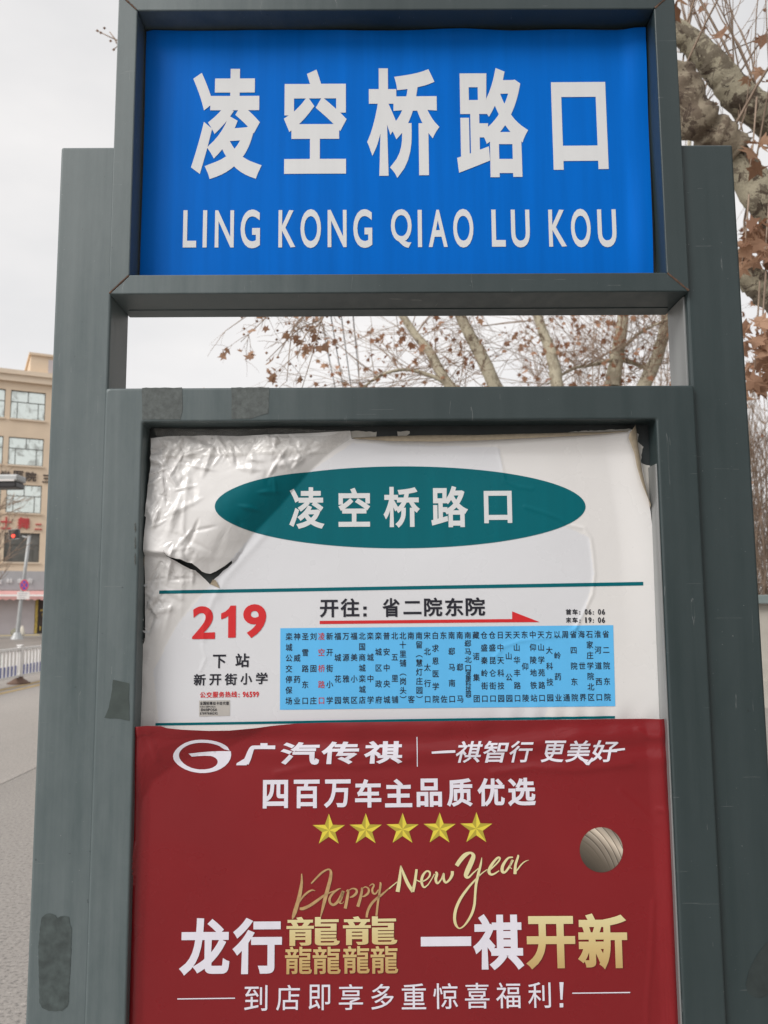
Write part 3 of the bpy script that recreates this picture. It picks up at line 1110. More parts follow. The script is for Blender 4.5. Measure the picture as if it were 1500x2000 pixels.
# curled edges that show the tan back of the sheet
def curl(name, outer, free, Y, rise, parent, mat, hbase):
    n = len(outer)
    vs_, fs_ = [], []
    K = 7
    for (ox, oy), (fx, fy) in zip(outer, free):
        a = np.array([[ox, oy]])
        h0 = float(hbase(a[:, 0], a[:, 1])[0])
        for k in range(K):
            t_ = k / (K - 1)
            ang = t_ * math.pi * 0.95
            px, py = ox + (fx - ox) * (1 - math.cos(ang)) / 2, oy + (fy - oy) * (1 - math.cos(ang)) / 2
            hh = h0 + rise * math.sin(ang * 0.62) + 0.0006
            vs_.append(to_world(np.array([[px, py]]), Y, np.array([hh]))[0])
    for i in range(n - 1):
        for k in range(K - 1):
            fs_.append((i * K + k, i * K + k + 1, (i + 1) * K + k + 1, (i + 1) * K + k))
    return mesh_obj(name, vs_, fs_, mat, parent, True)


curl('curled_edge', [(690, 855), (760, 853), (850, 851), (930, 851), (1000, 849), (1060, 848), (1120, 846), (1180, 845), (1222, 844)],
     [(690, 858), (760, 864), (850, 865), (930, 863), (1000, 860), (1060, 857), (1120, 854), (1180, 850), (1222, 846)], YW, 0.006, wp, M['paper_back'], h_white)
curl('curled_edge', [(1236, 832), (1239, 845), (1242, 868), (1247, 895), (1252, 925), (1258, 952), (1263, 975), (1267, 992)],
     [(1233, 837), (1222, 852), (1221, 860), (1233, 888), (1238, 915), (1247, 945), (1256, 968), (1264, 984)], YW, 0.010, wp, M['paper_back'], h_white)
# torn tan tip under the tear
px = [(411, 1141), (417, 1132), (423, 1134), (430, 1149), (420, 1144)]
vs_ = [to_world(np.array([p]), YW, h_white(np.array([p[0]]), np.array([p[1]])) + 0.0012 + 0.002 * (i in (1, 2)))[0] for i, p in enumerate(px)]
mesh_obj('torn_tip', vs_, [(0, 1, 2), (0, 2, 3), (0, 3, 4)], M['paper_back'], wp)

for k, tr_ in enumerate((((278, 1142), (292, 1141), (288, 1147)), ((279, 1203), (284, 1212), (277, 1206)), ((272, 1229), (286, 1236), (300, 1234)), ((282, 1224), (290, 1231), (296, 1240)), ((270, 1244), (283, 1252), (281, 1247)), ((268, 1262), (272, 1251), (266, 1266)))):
    vs_ = [to_world(np.array([q_]), YW, np.array([0.006 + 0.004 * i_]))[0] for i_, q_ in enumerate(tr_)]
    mesh_obj('film_shred', vs_, [(0, 1, 2)], M['letters'], wp)
# small ad sticker on the poster
st = empty('sticker', U(419, 1398, YB))
tag(st, 'small grey advertising sticker with phone number below red hotline text', 'sticker')
sheet_obj('sticker_sheet', [(389.5, 1368), (449.5, 1367), (449.5, 1397.5), (389.5, 1399)], 3.6, YW, h_white, 0.0006, M['sticker'], st)
ls = Letters(YW, h_white, 0.0012)
for i, ch in enumerate('全国招幕拉卡拉代理'):
    ls.char(ch, 391 + 6.35 * i, 396.7 + 6.35 * i, 1370, 1376.3, .02)
for i, ch in enumerate('免费办理POS机'):
    ls.char(ch, 391 + 3.9 * i, 394.5 + 3.9 * i, 1378.2, 1381.6, 0.0)
for i, ch in enumerate('回收旧POS机'):
    ls.char(ch, 393 + 4.6 * i, 397 + 4.6 * i, 1383.2, 1388.6, .018)
for i, ch in enumerate('17897818292'):
    ls.char(ch, 391 + 3.2 * i + (.7 if ch == '1' else 0), 393.6 + 3.2 * i - (.6 if ch == '1' else 0), 1390.6, 1395.2, .02)
ls.build('sticker_lettering', M['ink'], st)

# older paper left on the board
def scrap(poly, label, dh, seed, mat='scrap'):
    o = sheet_obj('paper_scrap', rough_outline(poly, 5, 0.9, seed), 9, YB, flat, dh, M[mat], None)
    return tag(o, label, 'paper scrap', 'torn scraps of older paper around the white poster')


scrap([(1085, 850), (1120, 843), (1170, 840), (1228, 838), (1240, 842), (1248, 848), (1246, 862), (1256, 872), (1253, 888), (1252, 904), (1272, 911), (1273, 970), (1270, 985), (1240, 985), (1225, 870), (1085, 862)],
      'torn grey paper scrap behind the curled top right corner of the white poster', 0.0004, 5)
scrap([(1262, 1000), (1273, 985), (1286, 995), (1290, 1120), (1280, 1122), (1270, 1060)], 'narrow torn scrap beside right edge of the white poster, above its rule', 0.0004, 6)
scrap([(1281, 1128), (1291, 1124), (1296, 1240), (1299, 1390), (1286, 1392), (1284, 1200)], 'long pale scrap along lower right edge of the white poster', 0.0004, 7)
scrap([(682, 842), (700, 842), (736, 844), (735, 856), (700, 857), (684, 856)], 'small pale scrap above top edge of the white poster, touching the clear tape', 0.0004, 8)
scrap([(776, 843), (800, 842), (801, 847), (790, 853), (777, 852)], 'tiny isolated pale scrap above the middle of the white poster', 0.0004, 9)
scrap([(1274, 916), (1283, 915), (1283, 932), (1274, 932)], 'tiny white square scrap at right of the curled corner', 0.0006, 10)
scrap([(262, 1250), (284, 1246), (288, 1300), (284, 1425), (266, 1425), (270, 1330)], 'yellowed older paper strip under lower left edge of the white poster', 0.0004, 11)

# ------------------------------------------------------------------ red advertising poster
YR = YF + 0.019
RC = [(560, 1405), (516, 1424), (441, 1461), (352, 1487), (300, 1524), (277, 1569), (268, 1640)]


def h_red(x, y):
    x = np.asarray(x, float)
    y = np.asarray(y, float)
    s = seg_dist(x, y, RC)               # positive towards the upper left corner
    h = 0.0085 * np.sin(np.pi / 2 * np.clip(s / 60.0, 0, 1))
    h = h + 0.0040 * smoothstep(1445, 1416, y) * smoothstep(620, 470, x)
    # horizontal wrinkles near the top
    up = smoothstep(1540, 1450, y)
    h = h + up * (0.0012 * np.sin(y * 0.115 + 1.5 * np.sin(x * 0.006) + 0.004 * x) * smoothstep(420, 640, x))
    for pl, a, w in (([(540, 1510), (620, 1492), (700, 1496), (800, 1483)], .0010, 7), ([(960, 1510), (1040, 1498), (1120, 1505), (1230, 1492)], .0009, 6),
                     ([(1210, 1545), (1250, 1580), (1282, 1612)], .0007, 4), ([(1245, 1425), (1262, 1438), (1285, 1440)], .0012, 5), ([(1284, 1580), (1296, 1582), (1305, 1588)], .0012, 5),
                     ([(1276, 1760), (1272, 1850), (1264, 1960), (1262, 2100)], .0008, 4), ([(286, 1560), (282, 1700), (272, 1850), (268, 2050)], .0007, 5), ([(310, 1480), (292, 1430)], .0012, 6)):
        h = h + a * np.exp(-(seg_dist(x, y, pl) / w) ** 2)
    xr = np.interp(y, [1400, 1560, 1620, 1900, 2000, 2500], [1303, 1310, 1315, 1326, 1331, 1352])
    h = h + 0.004 * smoothstep(44, 12, xr - x) - 0.006 * smoothstep(14, 0, xr - x)
    xl = np.interp(y, [1416, 1560, 1700, 2000, 2420], [262, 258, 253, 249, 236])
    h = h + 0.0015 * smoothstep(34, 12, x - xl) - 0.004 * smoothstep(10, 0, x - xl)
    h = h + 0.0011 * np.sin(x * 0.008 + 0.3) * np.sin(y * 0.006 + 1.0)
    h = h + 0.0016 * vnoise(x, y, 55.0, 9.0) * smoothstep(1480, 1420, y)
    return h + 0.0015


LOOSE[h_red] = loose_red
red_out = [(262, 1418), (290, 1415.5), (318, 1416), (330, 1420), (360, 1423), (410, 1425.5), (450, 1425), (500, 1421), (540, 1416), (580, 1412.5), (640, 1411), (760, 1409.5), (900, 1407.5), (1100, 1405.5), (1250, 1403.5), (1303, 1404),
           (1306, 1440), (1309, 1520), (1310, 1560), (1315, 1620), (1320, 1760), (1326, 1900), (1331, 2000), (1350, 2420), (236, 2420), (247, 2050), (250, 1850), (253, 1700), (258, 1560), (262, 1460)]
rp = empty('advertising_poster', U(790, 2420, YB))
tag(rp, 'red new year car advertising poster with five yellow stars and gold lettering', 'poster')
sheet_obj('poster_sheet', red_out, 4.5, YR, h_red, 0.0, M['red'], rp)
bm = bmesh.new()
prism(bm, [(xfi0 + .004, ZFI0 + .003), (xfi1 - .012, ZFI0 + .003), (xfi1 - .012, U(1290, 1432, YR).z), (xfi0 + .006, U(270, 1440, YR).z)], YR + 0.004, YB - 0.0015)
bm_obj('foam_board', bm, M['scrap'], rp)
em = [(808, 286), (780, 240), (745, 212), (700, 188), (650, 170), (600, 158), (535, 148), (470, 145), (400, 149), (340, 160), (275, 183), (220, 215), (180, 248), (150, 282), (130, 315), (122, 350), (126, 387), (142, 420), (175, 458), (220, 490), (265, 514),
      (320, 535), (385, 550), (450, 558), (510, 557), (570, 550), (640, 532), (700, 505), (750, 472), (790, 430), (815, 385), (825, 340), (821, 292), (700, 291), (600, 294), (520, 298), (440, 305), (310, 320), (345, 358), (420, 352), (500, 348), (570, 350), (605, 358), (635, 374),
      (655, 397), (662, 420), (655, 447), (635, 470), (600, 492), (560, 505), (510, 513), (440, 515), (390, 508), (340, 495), (290, 472), (245, 442), (212, 405), (196, 370), (192, 340), (200, 305), (218, 277), (245, 250), (280, 226), (325, 205), (375, 191), (430, 184), (480, 183),
      (540, 186), (600, 197), (655, 214), (690, 232), (715, 252), (740, 268)]
sheet_obj('oval_emblem', [(320 + a / 6.25, 1420 + b / 6.25) for a, b in em], 5, YR, h_red, 0.0006, M['adwhite'], rp)
ls = Letters(YR, h_red, 0.0010)
ls.stroke([(538, 1459, 7), (500, 1459, 7), (493, 1461, 9), (489, 1469, 11), (485, 1480, 12), (480, 1490, 13)], 5)
ls.raw(np.array([(462, 1494), (463, 1490), (468, 1487), (476, 1482), (486, 1486), (482, 1494)]), [(0, 1, 2, 3, 4, 5)])
ls.raw(np.array([(509, 1451), (523, 1451), (523, 1457), (509, 1457)]), [(0, 1, 2, 3)])
for ch, x0, x1, y0, y1 in (('汽', 548, 624.5, 1449, 1493), ('传', 628, 701, 1448, 1492), ('祺', 711, 787, 1447, 1491)):
    ls.char(ch, x0, x1, y0, y1, .03, shear=0.04, cut=12)
ls.stroke([(814.3, 1439, 1.7), (814.5, 1453, 1.7), (814.7, 1468, 1.7), (814.8, 1482, 1.7), (815, 1497, 1.7)], 4)
ls.build('brand_lettering', M['adwhite'], rp)
ls = Letters(YR, h_red, 0.0010)
ls.stroke([(843, 1469.5, 4), (866, 1468, 5), (889, 1467, 5)], 3)
for ch, x0, x1 in (('祺', 891, 941), ('智', 943, 990), ('行', 995, 1039), ('更', 1059, 1103), ('美', 1107, 1153), ('好', 1155, 1205)):
    s = -2.0 * (x0 - 890) / 310
    ls.char(ch, x0, x1, 1447 + s, 1489.5 + s, .016, shear=0.22, cut=12)
ls.stroke([(1195, 1465.5, 4.5), (1220, 1462.5, 4)], 3)
ls.stroke([(1134, 1479, 4), (1146, 1491, 6), (1147, 1492, 6), (1157, 1480, 4)], 3)
ls.build('slogan_lettering', M['adwhite'], rp)
ls = Letters(YR, h_red, 0.0010)
for ch, x0, x1 in (('四', 514, 563), ('百', 574, 624.5), ('万', 632.7, 685), ('车', 693.5, 744.7), ('主', 752, 805), ('品', 813.6, 863), ('质', 872.6, 923), ('优', 932.3, 985.3), ('选', 991.6, 1045.8)):
    s = -4.0 * (x0 - 514) / 480
    ls.char(ch, x0, x1, 1522.5 + s, 1578 + s, .030, cut=14)
ls.build('headline_lettering', M['adwhite'], rp)
ls = Letters(YR, h_red, 0.0010)
for ch, x0, x1, y0, y1 in (('龙', 351, 449, 1792, 1904), ('行', 454.6, 551, 1791, 1901), ('一', 821.8, 920, 1828.5, 1847), ('祺', 923.7, 1022.6, 1784.5, 1893.5)):
    ls.char(ch, x0, x1, y0, y1, .034 if ch != '一' else .0, cut=20)
    if ch == '行':
        ls.build('greeting_lettering', M['adwhite'], rp)
        ls = Letters(YR, h_red, 0.0010)
ls.build('greeting_lettering', M['adwhite'], rp)
ls = Letters(YR, h_red, 0.0010)
for ch, x0, x1 in (('到', 477.8, 522.6), ('店', 539.7, 586), ('即', 603, 645), ('享', 662, 709), ('多', 725, 769), ('重', 784.5, 832), ('惊', 846, 894), ('喜', 907.7, 955.4), ('福', 968.5, 1016), ('利', 1031, 1075)):
    s = -6.0 * (x0 - 478) / 560
    ls.char(ch, x0, x1, 1923 + s, 1973 + s, .004, cut=20)
ls.raw(np.array([(1092, 1917), (1100, 1917), (1098, 1951), (1094, 1951)]), [(0, 1, 2, 3)])
ls.raw(np.array([(1092.5, 1958), (1099.5, 1958), (1099.5, 1966), (1092.5, 1966)]), [(0, 1, 2, 3)])
ls.raw(np.array([(347, 1948.6), (459.5, 1947.2), (459.5, 1949.4), (347, 1950.8)]), [(0, 1, 2, 3)])
ls.raw(np.array([(1117, 1937.4), (1230, 1936.0), (1230, 1938.2), (1117, 1939.6)]), [(0, 1, 2, 3)])
ls.build('offer_lettering', M['adwhite'], rp)
ls = Letters(YR, h_red, 0.0016)
for x0, x1, y0, y1 in ((560, 664, 1789, 1845.5), (557, 609.5, 1847, 1901), (611, 665.5, 1847, 1901), (670, 776, 1788, 1844), (670, 722, 1846, 1900), (724, 777.5, 1846, 1900)):
    ls.char('龍', x0, x1, y0, y1, .016, cut=20)
ls.build('dragon_lettering', M['gold'], rp)
ls = Letters(YR, h_red, 0.0016)
for ch, x0, x1, y0, y1 in (('开', 1026.4, 1122.7, 1788, 1891.6), ('新', 1127, 1224, 1782.6, 1891.6)):
    ls.char(ch, x0, x1, y0, y1, .034, cut=20)
ls.build('gold_lettering', M['gold'], rp)
A_ = lambda pts: [(560 + x / 6.25, 1650 + y / 6.25, w / 6.25) for x, y, w in pts]
B_ = lambda pts: [(760 + x / 5.172, 1650 + y / 5.172, w / 5.172) for x, y, w in pts]
ls = Letters(YR, h_red, 0.0010)
for k, pts in enumerate([
    [(185, 345, 12), (185, 450, 30), (165, 580, 44), (135, 700, 46), (105, 800, 50), (85, 860, 38), (70, 900, 8)],
    [(160, 690, 10), (200, 625, 22), (260, 570, 24), (310, 545, 18), (350, 553, 5)],
    [(160, 770, 28), (200, 770, 38), (280, 735, 36), (370, 675, 34), (450, 615, 26), (520, 580, 16), (590, 550, 8)],
    [(300, 465, 16), (370, 390, 22), (440, 325, 24), (510, 292, 20), (540, 320, 30), (535, 400, 40), (510, 500, 44), (480, 610, 46), (450, 730, 36), (425, 830, 20), (414, 880, 6)],
    [(665, 522, 6), (620, 540, 20), (560, 590, 26), (525, 650, 30), (532, 700, 28), (570, 725, 30), (615, 695, 34), (660, 630, 38), (688, 565, 40)],
    [(692, 555, 36), (662, 650, 34), (648, 700, 20), (680, 705, 8), (700, 680, 4)],
    [(725, 560, 8), (752, 550, 24), (740, 640, 34), (715, 770, 38)], [(740, 560, 8), (800, 527, 16), (850, 540, 24), (850, 582, 30), (810, 620, 26), (770, 635, 12)],
    [(905, 535, 8), (922, 528, 24), (900, 640, 34), (868, 748, 38)], [(920, 530, 8), (960, 507, 14), (1000, 532, 22), (995, 580, 28), (950, 618, 22), (915, 625, 8)],
    [(1010, 495, 10), (1045, 472, 14), (1065, 490, 20), (1045, 535, 24), (1052, 580, 24), (1085, 590, 20), (1120, 540, 14)],
    [(1140, 450, 14), (1145, 480, 26), (1130, 590, 26), (1110, 720, 26), (1095, 860, 26)],
    [(975, 880, 28), (990, 800, 30), (1030, 720, 32), (1090, 655, 30), (1150, 610, 26), (1220, 550, 18), (1290, 490, 12), (1350, 445, 10)]]):
    ls.dh = 0.0010
    ls.stroke(A_(pts))
ls.build('script_lettering', M['golddark'], rp)['label'] = 'brownish gold brush script word'
ls = Letters(YR, h_red, 0.0013)
for pts in [
    [(85, 470, 40), (105, 350, 34), (118, 205, 12)], [(118, 210, 12), (150, 300, 28), (190, 390, 34), (240, 470, 32)], [(238, 470, 30), (260, 370, 28), (277, 242, 24)],
    [(0, 438, 10), (80, 370, 8)],
    [(275, 350, 10), (315, 367, 14), (370, 350, 14), (408, 310, 18), (408, 272, 20), (375, 264, 18), (338, 310, 26), (327, 370, 26), (350, 424, 18), (390, 400, 12), (430, 340, 10), (458, 290, 10)],
    [(468, 268, 14), (482, 290, 26), (470, 345, 28), (488, 385, 20), (525, 345, 14), (550, 285, 16), (550, 340, 26), (572, 378, 20), (612, 345, 24), (635, 300, 30), (638, 262, 30)],
    [(680, 208, 40), (720, 150, 44), (770, 98, 42), (822, 78, 22), (850, 108, 40), (830, 170, 50), (790, 260, 50), (775, 310, 40), (802, 325, 22), (850, 280, 14), (900, 235, 10)],
    [(935, 125, 6), (925, 190, 20), (900, 290, 28), (877, 400, 26), (868, 500, 24), (860, 600, 26), (835, 690, 26), (790, 770, 22), (745, 822, 16), (705, 838, 14), (672, 800, 26), (660, 730, 30), (675, 640, 30), (720, 540, 28), (790, 440, 24), (860, 360, 18), (930, 290, 12), (990, 245, 8)],
    [(990, 275, 14), (1040, 230, 14), (1100, 170, 16), (1118, 132, 18), (1092, 130, 22), (1040, 190, 28), (1007, 260, 32), (1025, 295, 24), (1060, 290, 18), (1110, 258, 10)],
    [(1250, 122, 12), (1200, 132, 20), (1150, 200, 30), (1140, 258, 32), (1165, 275, 22), (1205, 230, 22), (1250, 150, 20)], [(1240, 150, 16), (1217, 215, 12), (1240, 240, 6)],
    [(1300, 98, 14), (1300, 120, 22), (1275, 200, 26), (1270, 292, 32)], [(1285, 260, 12), (1330, 200, 14), (1370, 165, 10), (1410, 150, 3)]]:
    ls.stroke(B_(pts))
ls.build('script_lettering', M['gold'], rp)['label'] = 'pale gold brush script words'
# stars
for k, xc in enumerate((642.4, 714.3, 786.2, 858.5, 930.2)):
    yc = 1620.5 - 0.6 * k
    pts = []
    for i in range(10):
        a = -math.pi / 2 + i * math.pi / 5
        rr = 33.0 if i % 2 == 0 else 13.2
        pts.append((xc + rr * math.cos(a), yc + rr * math.sin(a) * 0.98))
    pts.append((xc, yc))
    p2 = np.array(pts)
    w = to_world(p2, YR, h_red(p2[:, 0], p2[:, 1]) + 0.0007)
    mesh_obj('star', w, [(10, (i + 1) % 10, i) for i in range(10)], None, rp, mats=[M['starlight'], M['stardark']], mi=[i % 2 for i in range(10)])
# printed ribbed ball
m, t, b = nodes_of('bronze_ribbed_print')
tcn = t.nodes.new('ShaderNodeTexCoord')
sp_ = t.nodes.new('ShaderNodeSeparateXYZ')
t.links.new(tcn.outputs['Object'], sp_.inputs[0])


def mth(op, a_, b_=None):
    q_ = t.nodes.new('ShaderNodeMath')
    q_.operation = op
    for i_, v_ in ((0, a_), (1, b_)):
        if v_ is None:
            continue
        if isinstance(v_, (int, float)):
            q_.inputs[i_].default_value = v_
        else:
            t.links.new(v_, q_.inputs[i_])
    return q_.outputs[0]


# printed grooves: arcs about a centre up and to the left, closer together to the right
rx_ = mth('ADD', sp_.outputs[0], 0.060)
rz_ = mth('SUBTRACT', sp_.outputs[2], -0.075)
rad_ = mth('SQRT', mth('ADD', mth('MULTIPLY', rx_, rx_), mth('MULTIPLY', mth('MULTIPLY', rz_, rz_), 0.55)))
fr_ = mth('FRACT', mth('MULTIPLY', rad_, 125.0))
groove = ramp(t, fr_, [(0.0, (0.09, 0.07, 0.05)), (0.16, (0.16, 0.13, 0.10)), (0.3, (0.30, 0.25, 0.20)), (0.88, (0.34, 0.29, 0.235)), (1.0, (0.50, 0.45, 0.38))])
wt_ = ramp(t, mth('ADD', mth('MULTIPLY', mth('ADD', sp_.outputs[0], sp_.outputs[2]), 11.0), 0.5), [(0.28, (0.05,) * 3), (0.5, (1, 1, 1))])
ton = ramp(t, mth('ADD', mth('MULTIPLY', mth('ADD', mth('MULTIPLY', sp_.outputs[0], 0.75), sp_.outputs[2]), 10.5), 0.5), [(0.0, (0.20, 0.19, 0.18)), (0.30, (0.48, 0.47, 0.46)), (0.58, (0.80, 0.80, 0.80)), (0.76, (1.95, 1.98, 2.0)), (1.0, (0.55, 0.56, 0.57))])
t.links.new(mixc(t, 1.0, mixc(t, wt_, (0.24, 0.20, 0.155), groove), ton, 'MULTIPLY'), b.inputs['Base Color'])
b.inputs['Roughness'].default_value = 0.36
ball_c = U(1173.6, 1659, YR)
p2 = np.array([(1173.6 + 42 * math.cos(a), 1659 + 44 * math.sin(a)) for a in np.linspace(0, 2 * math.pi, 48, endpoint=False)])
w = to_world(p2, YR, h_red(p2[:, 0], p2[:, 1]) + 0.0007)
me = bpy.data.meshes.new('ribbed_ball')
me.from_pydata([tuple(Vector(a) - ball_c) for a in w], [], [tuple(range(48))])
ball = bpy.data.objects.new('ribbed_ball', me)
COL.objects.link(ball)
me.materials.append(m)
ball.location = ball_c
ball.parent = rp
ball.matrix_parent_inverse = Matrix.Translation(-rp.location)

# ------------------------------------------------------------------ tapes
def tape(poly, Y, hf, dh, mat, label, step=6, seed=0):
    o = sheet_obj('tape_strip', rough_outline(poly, 8, 0.6, seed), step, Y, hf, dh, M[mat], None)
    return tag(o, label, 'tape')


def h_tape(x, y):
    return h_white(x, y) * smoothstep(846, 858, np.asarray(y, float)) + 0.004 * smoothstep(858, 846, np.asarray(y, float)) + 0.0015 * crumple(np.asarray(x, float), np.asarray(y, float), 30.0, 2.2)


tape([(300, 838), (420, 840), (560, 838), (640, 842), (682, 841), (684, 858), (640, 888), (560, 893), (460, 895), (320, 899), (318, 870)], YW, h_tape, 0.0016, 'tape',
     'wide crinkled clear tape over top left edge of the white poster', 4, 1)
tape([(277, 757.5), (356, 757), (357, 802), (352, 819), (278, 819)], YF, flat, 0.0006, 'tape_old', 'worn grey tape piece on the upper bar of the display frame, nearer left post', 30, 2)
tape([(452, 757), (526, 756.5), (524, 807), (508, 811), (492, 818), (452, 818)], YF, flat, 0.0006, 'tape_old', 'second worn grey tape piece on the upper bar, its lower right corner torn', 30, 3)
# dark tape wrapped on the left frame edge
tape([(221, 1328), (252, 1334), (252.5, 1408), (235, 1404), (204, 1402), (212, 1382), (218, 1355)], YF, flat, 0.0006, 'tape_dark', 'dark green tape flap on the left side of the display frame beside the yellowed paper', 30, 4)
vs_ = []
for py in np.linspace(1022, 1108, 9):
    for k in range(5):
        q = k / 4
        p = U(264 + 24 * q, py - 6 * q, YF + 0.044 * q)
        vs_.append((p.x, p.y - 0.002 + 0.003 * math.sin(py * 0.2 + q * 5), p.z))
fs_ = [(i * 5 + k, i * 5 + k + 1, (i + 1) * 5 + k + 1, (i + 1) * 5 + k) for i in range(8) for k in range(4)]
tag(mesh_obj('tape_strip', vs_, fs_, M['tape_brown'], None, True), 'yellowed clear tape stretched between left frame edge and white poster', 'tape')

# ------------------------------------------------------------------ trees
def spline(pts, k=5):
    P_ = np.array([tuple(p) for p in pts], float)
    ext = np.vstack([2 * P_[0] - P_[1], P_, 2 * P_[-1] - P_[-2]])
    o = []
    for i in range(len(P_) - 1):
        a, b, c, d = ext[i:i + 4]
        for j in range(k):
            t_ = j / k
            o.append(0.5 * ((2 * b) + (c - a) * t_ + (2 * a - 5 * b + 4 * c - d) * t_ ** 2 + (3 * b - a - 3 * c + d) * t_ ** 3))
    o.append(P_[-1])
    return np.array(o)


class Wood:
    def __init__(self, seed):
        self.v, self.f = [], []
        self.nt = 0
        self.fm = []
        self.lv, self.lf = [], []
        self.r = random.Random(seed)

    def tube(self, pts, rad, sides=8, lump=0.0):
        n = len(pts)
        b = len(self.v)
        self.fm += [1 if rad[0] < 0.03 else 0] * ((n - 1) * sides + 1)
        ph = self.r.random() * 10
        for i in range(n):
            a = Vector(pts[max(0, i - 1)])
            c = Vector(pts[min(n - 1, i + 1)])
            d = (c - a).normalized()
            s = d.cross(Vector((0, 0, 1)))
            if s.length < 0.05:
                s = d.cross(Vector((1, 0, 0)))
            s.normalize()
            q = s.cross(d)
            p = Vector(pts[i])
            for k in range(sides):
                an = 2 * math.pi * k / sides
                o = s * math.cos(an) + q * math.sin(an)
                rr = rad[i]
                if lump:
                    rr *= 1 + lump * noise.noise((p + o * rad[i]) * (2.2 / max(rad[i], 1e-3)) * 0.35 + Vector((ph, 0, 0)))
                self.v.append(p + o * rr)
        for i in range(n - 1):
            for k in range(sides):
                k2 = (k + 1) % sides
                self.f.append((b + i * sides + k, b + i * sides + k2, b + (i + 1) * sides + k2, b + (i + 1) * sides + k))
        self.f.append(tuple(b + (n - 1) * sides + k for k in range(sides)))

    def limb(self, pts, r0, r1, sides=12, lump=0.22, k=6):
        """pts: (Vector) path; radius falls from r0 to r1"""
        p = spline(pts, k)
        rad = np.linspace(r0, r1, len(p))
        self.tube(p, rad, sides, lump)
        return p, rad

    def leaf(self, p, size):
        r = self.r
        b = len(self.lv)
        d = Vector((r.uniform(-1, 1), r.uniform(-1, 1), r.uniform(-1.6, 0.2))).normalized()
        s = d.cross(Vector((r.uniform(-1, 1), r.uniform(-1, 1), r.uniform(-1, 1)))).normalized()
        nrm = d.cross(s)
        prof = [(0.0, 0.0), (0.12, 0.30), (0.02, 0.62), (0.34, 0.36), (0.52, 0.72), (0.60, 0.26), (1.0, 0.0)]
        cup = r.uniform(-0.45, 0.7)
        self.lv.append(p + d * size * 0.35)
        ring = prof + [(a, -c) for a, c in prof[-2:0:-1]]
        for a, c in ring:
            jx = r.uniform(-.06, .06)
            self.lv.append(p + (d * (a + jx) + s * (c + jx) * 0.85 + nrm * (cup * (c * c * 0.9 + (a - .4) ** 2 * 0.6))) * size)
        n = len(ring)
        for i in range(n):
            self.lf.append((b, b + 1 + i, b + 1 + (i + 1) % n))

    def pod(self, p, size):
        r = self.r
        b = len(self.lv)
        ax = [Vector((1, 0, 0)), Vector((-1, 0, 0)), Vector((0, 1, 0)), Vector((0, -1, 0)), Vector((0, 0, 1)), Vector((0, 0, -1))]
        self.lv += [p + a * size for a in ax]
        for q in ((0, 2, 4), (2, 1, 4), (1, 3, 4), (3, 0, 4), (2, 0, 5), (1, 2, 5), (3, 1, 5), (0, 3, 5)):
            self.lf.append(tuple(b + i for i in q))

    def twig(self, p, d, length, rad, level, leaf=0.3, lsize=0.1, up=0.0, spread=0.8, kids=3, droop=0.0, pods=0.0):
        r = self.r
        n = 4 if level > 0 else 3
        pts = [Vector(p)]
        d = Vector(d).normalized()
        for i in range(n):
            d = (d + Vector((r.uniform(-1, 1), r.uniform(-1, 1), r.uniform(-1, 1))) * 0.17 + Vector((0, 0, up - droop * (i + 1) / n))).normalized()
            pts.append(pts[-1] + d * length / n)
        self.tube(pts, [rad * (1 - 0.6 * i / n) for i in range(n + 1)], 5 if rad > 0.012 else 3)
        if level > 0:
            for _ in range(kids):
                i = r.randint(1, n)
                t_ = r.random()
                q = pts[i - 1].lerp(pts[i], t_)
                dd = (d + Vector((r.uniform(-1, 1), r.uniform(-1, 1), r.uniform(-1, 1))) * spread).normalized()
                self.twig(q, dd, length * r.uniform(0.4, 0.75), rad * 0.55, level - 1, leaf, lsize, up, spread, kids, droop, pods)
        if r.random() < leaf:
            for _ in range(r.choice((1, 1, 2))):
                self.leaf(pts[-1] + Vector((r.uniform(-1, 1), r.uniform(-1, 1), r.uniform(-1, 1))) * lsize * 0.5, lsize * r.uniform(0.6, 1.15))
        elif r.random() < pods:
            self.pod(pts[-1] - Vector((0, 0, lsize * .4)), lsize * 0.16)

    def build(self, name, loc, label, cat, bark, leafm, group=None, twm='twigwood'):
        root = empty(name, loc)
        tag(root, label, cat, group)
        mesh_obj('trunk', self.v, self.f, None, root, True, mats=[bark, M[twm], M['bark_brown']], mi=self.fm)
        if self.lf:
            mesh_obj('foliage', self.lv, self.lf, leafm, root, False)
        return root


def bark_mat(name, cream, olive, brown, scale, dark=0.5):
    """plane bark: pale ground with sharp-edged flakes of olive grey and brown"""
    m, t, b = nodes_of(name)
    n1 = noise_node(t, scale, 7, 0.72, dist=0.6)
    n1b = noise_node(t, scale * 0.9 + 1.3, 7, 0.74, dist=0.9, stretch=(1.3, 0.8, 1.1))
    n2 = noise_node(t, scale * 2.3, 6, 0.65, dist=1.2)
    n3 = noise_node(t, scale * 14, 4, 0.6)
    c = ramp(t, n3, [(0.3, tuple(x * 0.86 for x in cream)), (0.7, tuple(min(1, x * 1.12) for x in cream))])
    c = mixc(t, ramp(t, n1, [(0.515, (0, 0, 0)), (0.53, (0.9,) * 3)]), c, olive)
    c = mixc(t, ramp(t, n1b, [(0.56, (0, 0, 0)), (0.575, (0.9,) * 3)]), c, brown)
    c = mixc(t, ramp(t, n2, [(0.63, (0, 0, 0)), (0.66, (dark,) * 3)]), c, tuple(x * 0.45 for x in brown))
    t.links.new(c, b.inputs['Base Color'])
    b.inputs['Roughness'].default_value = 0.9
    hgt = mixc(t, 0.4, mixc(t, 0.5, n1, n2), n3)
    bump(t, b, hgt, 0.55, 0.02)
    return m


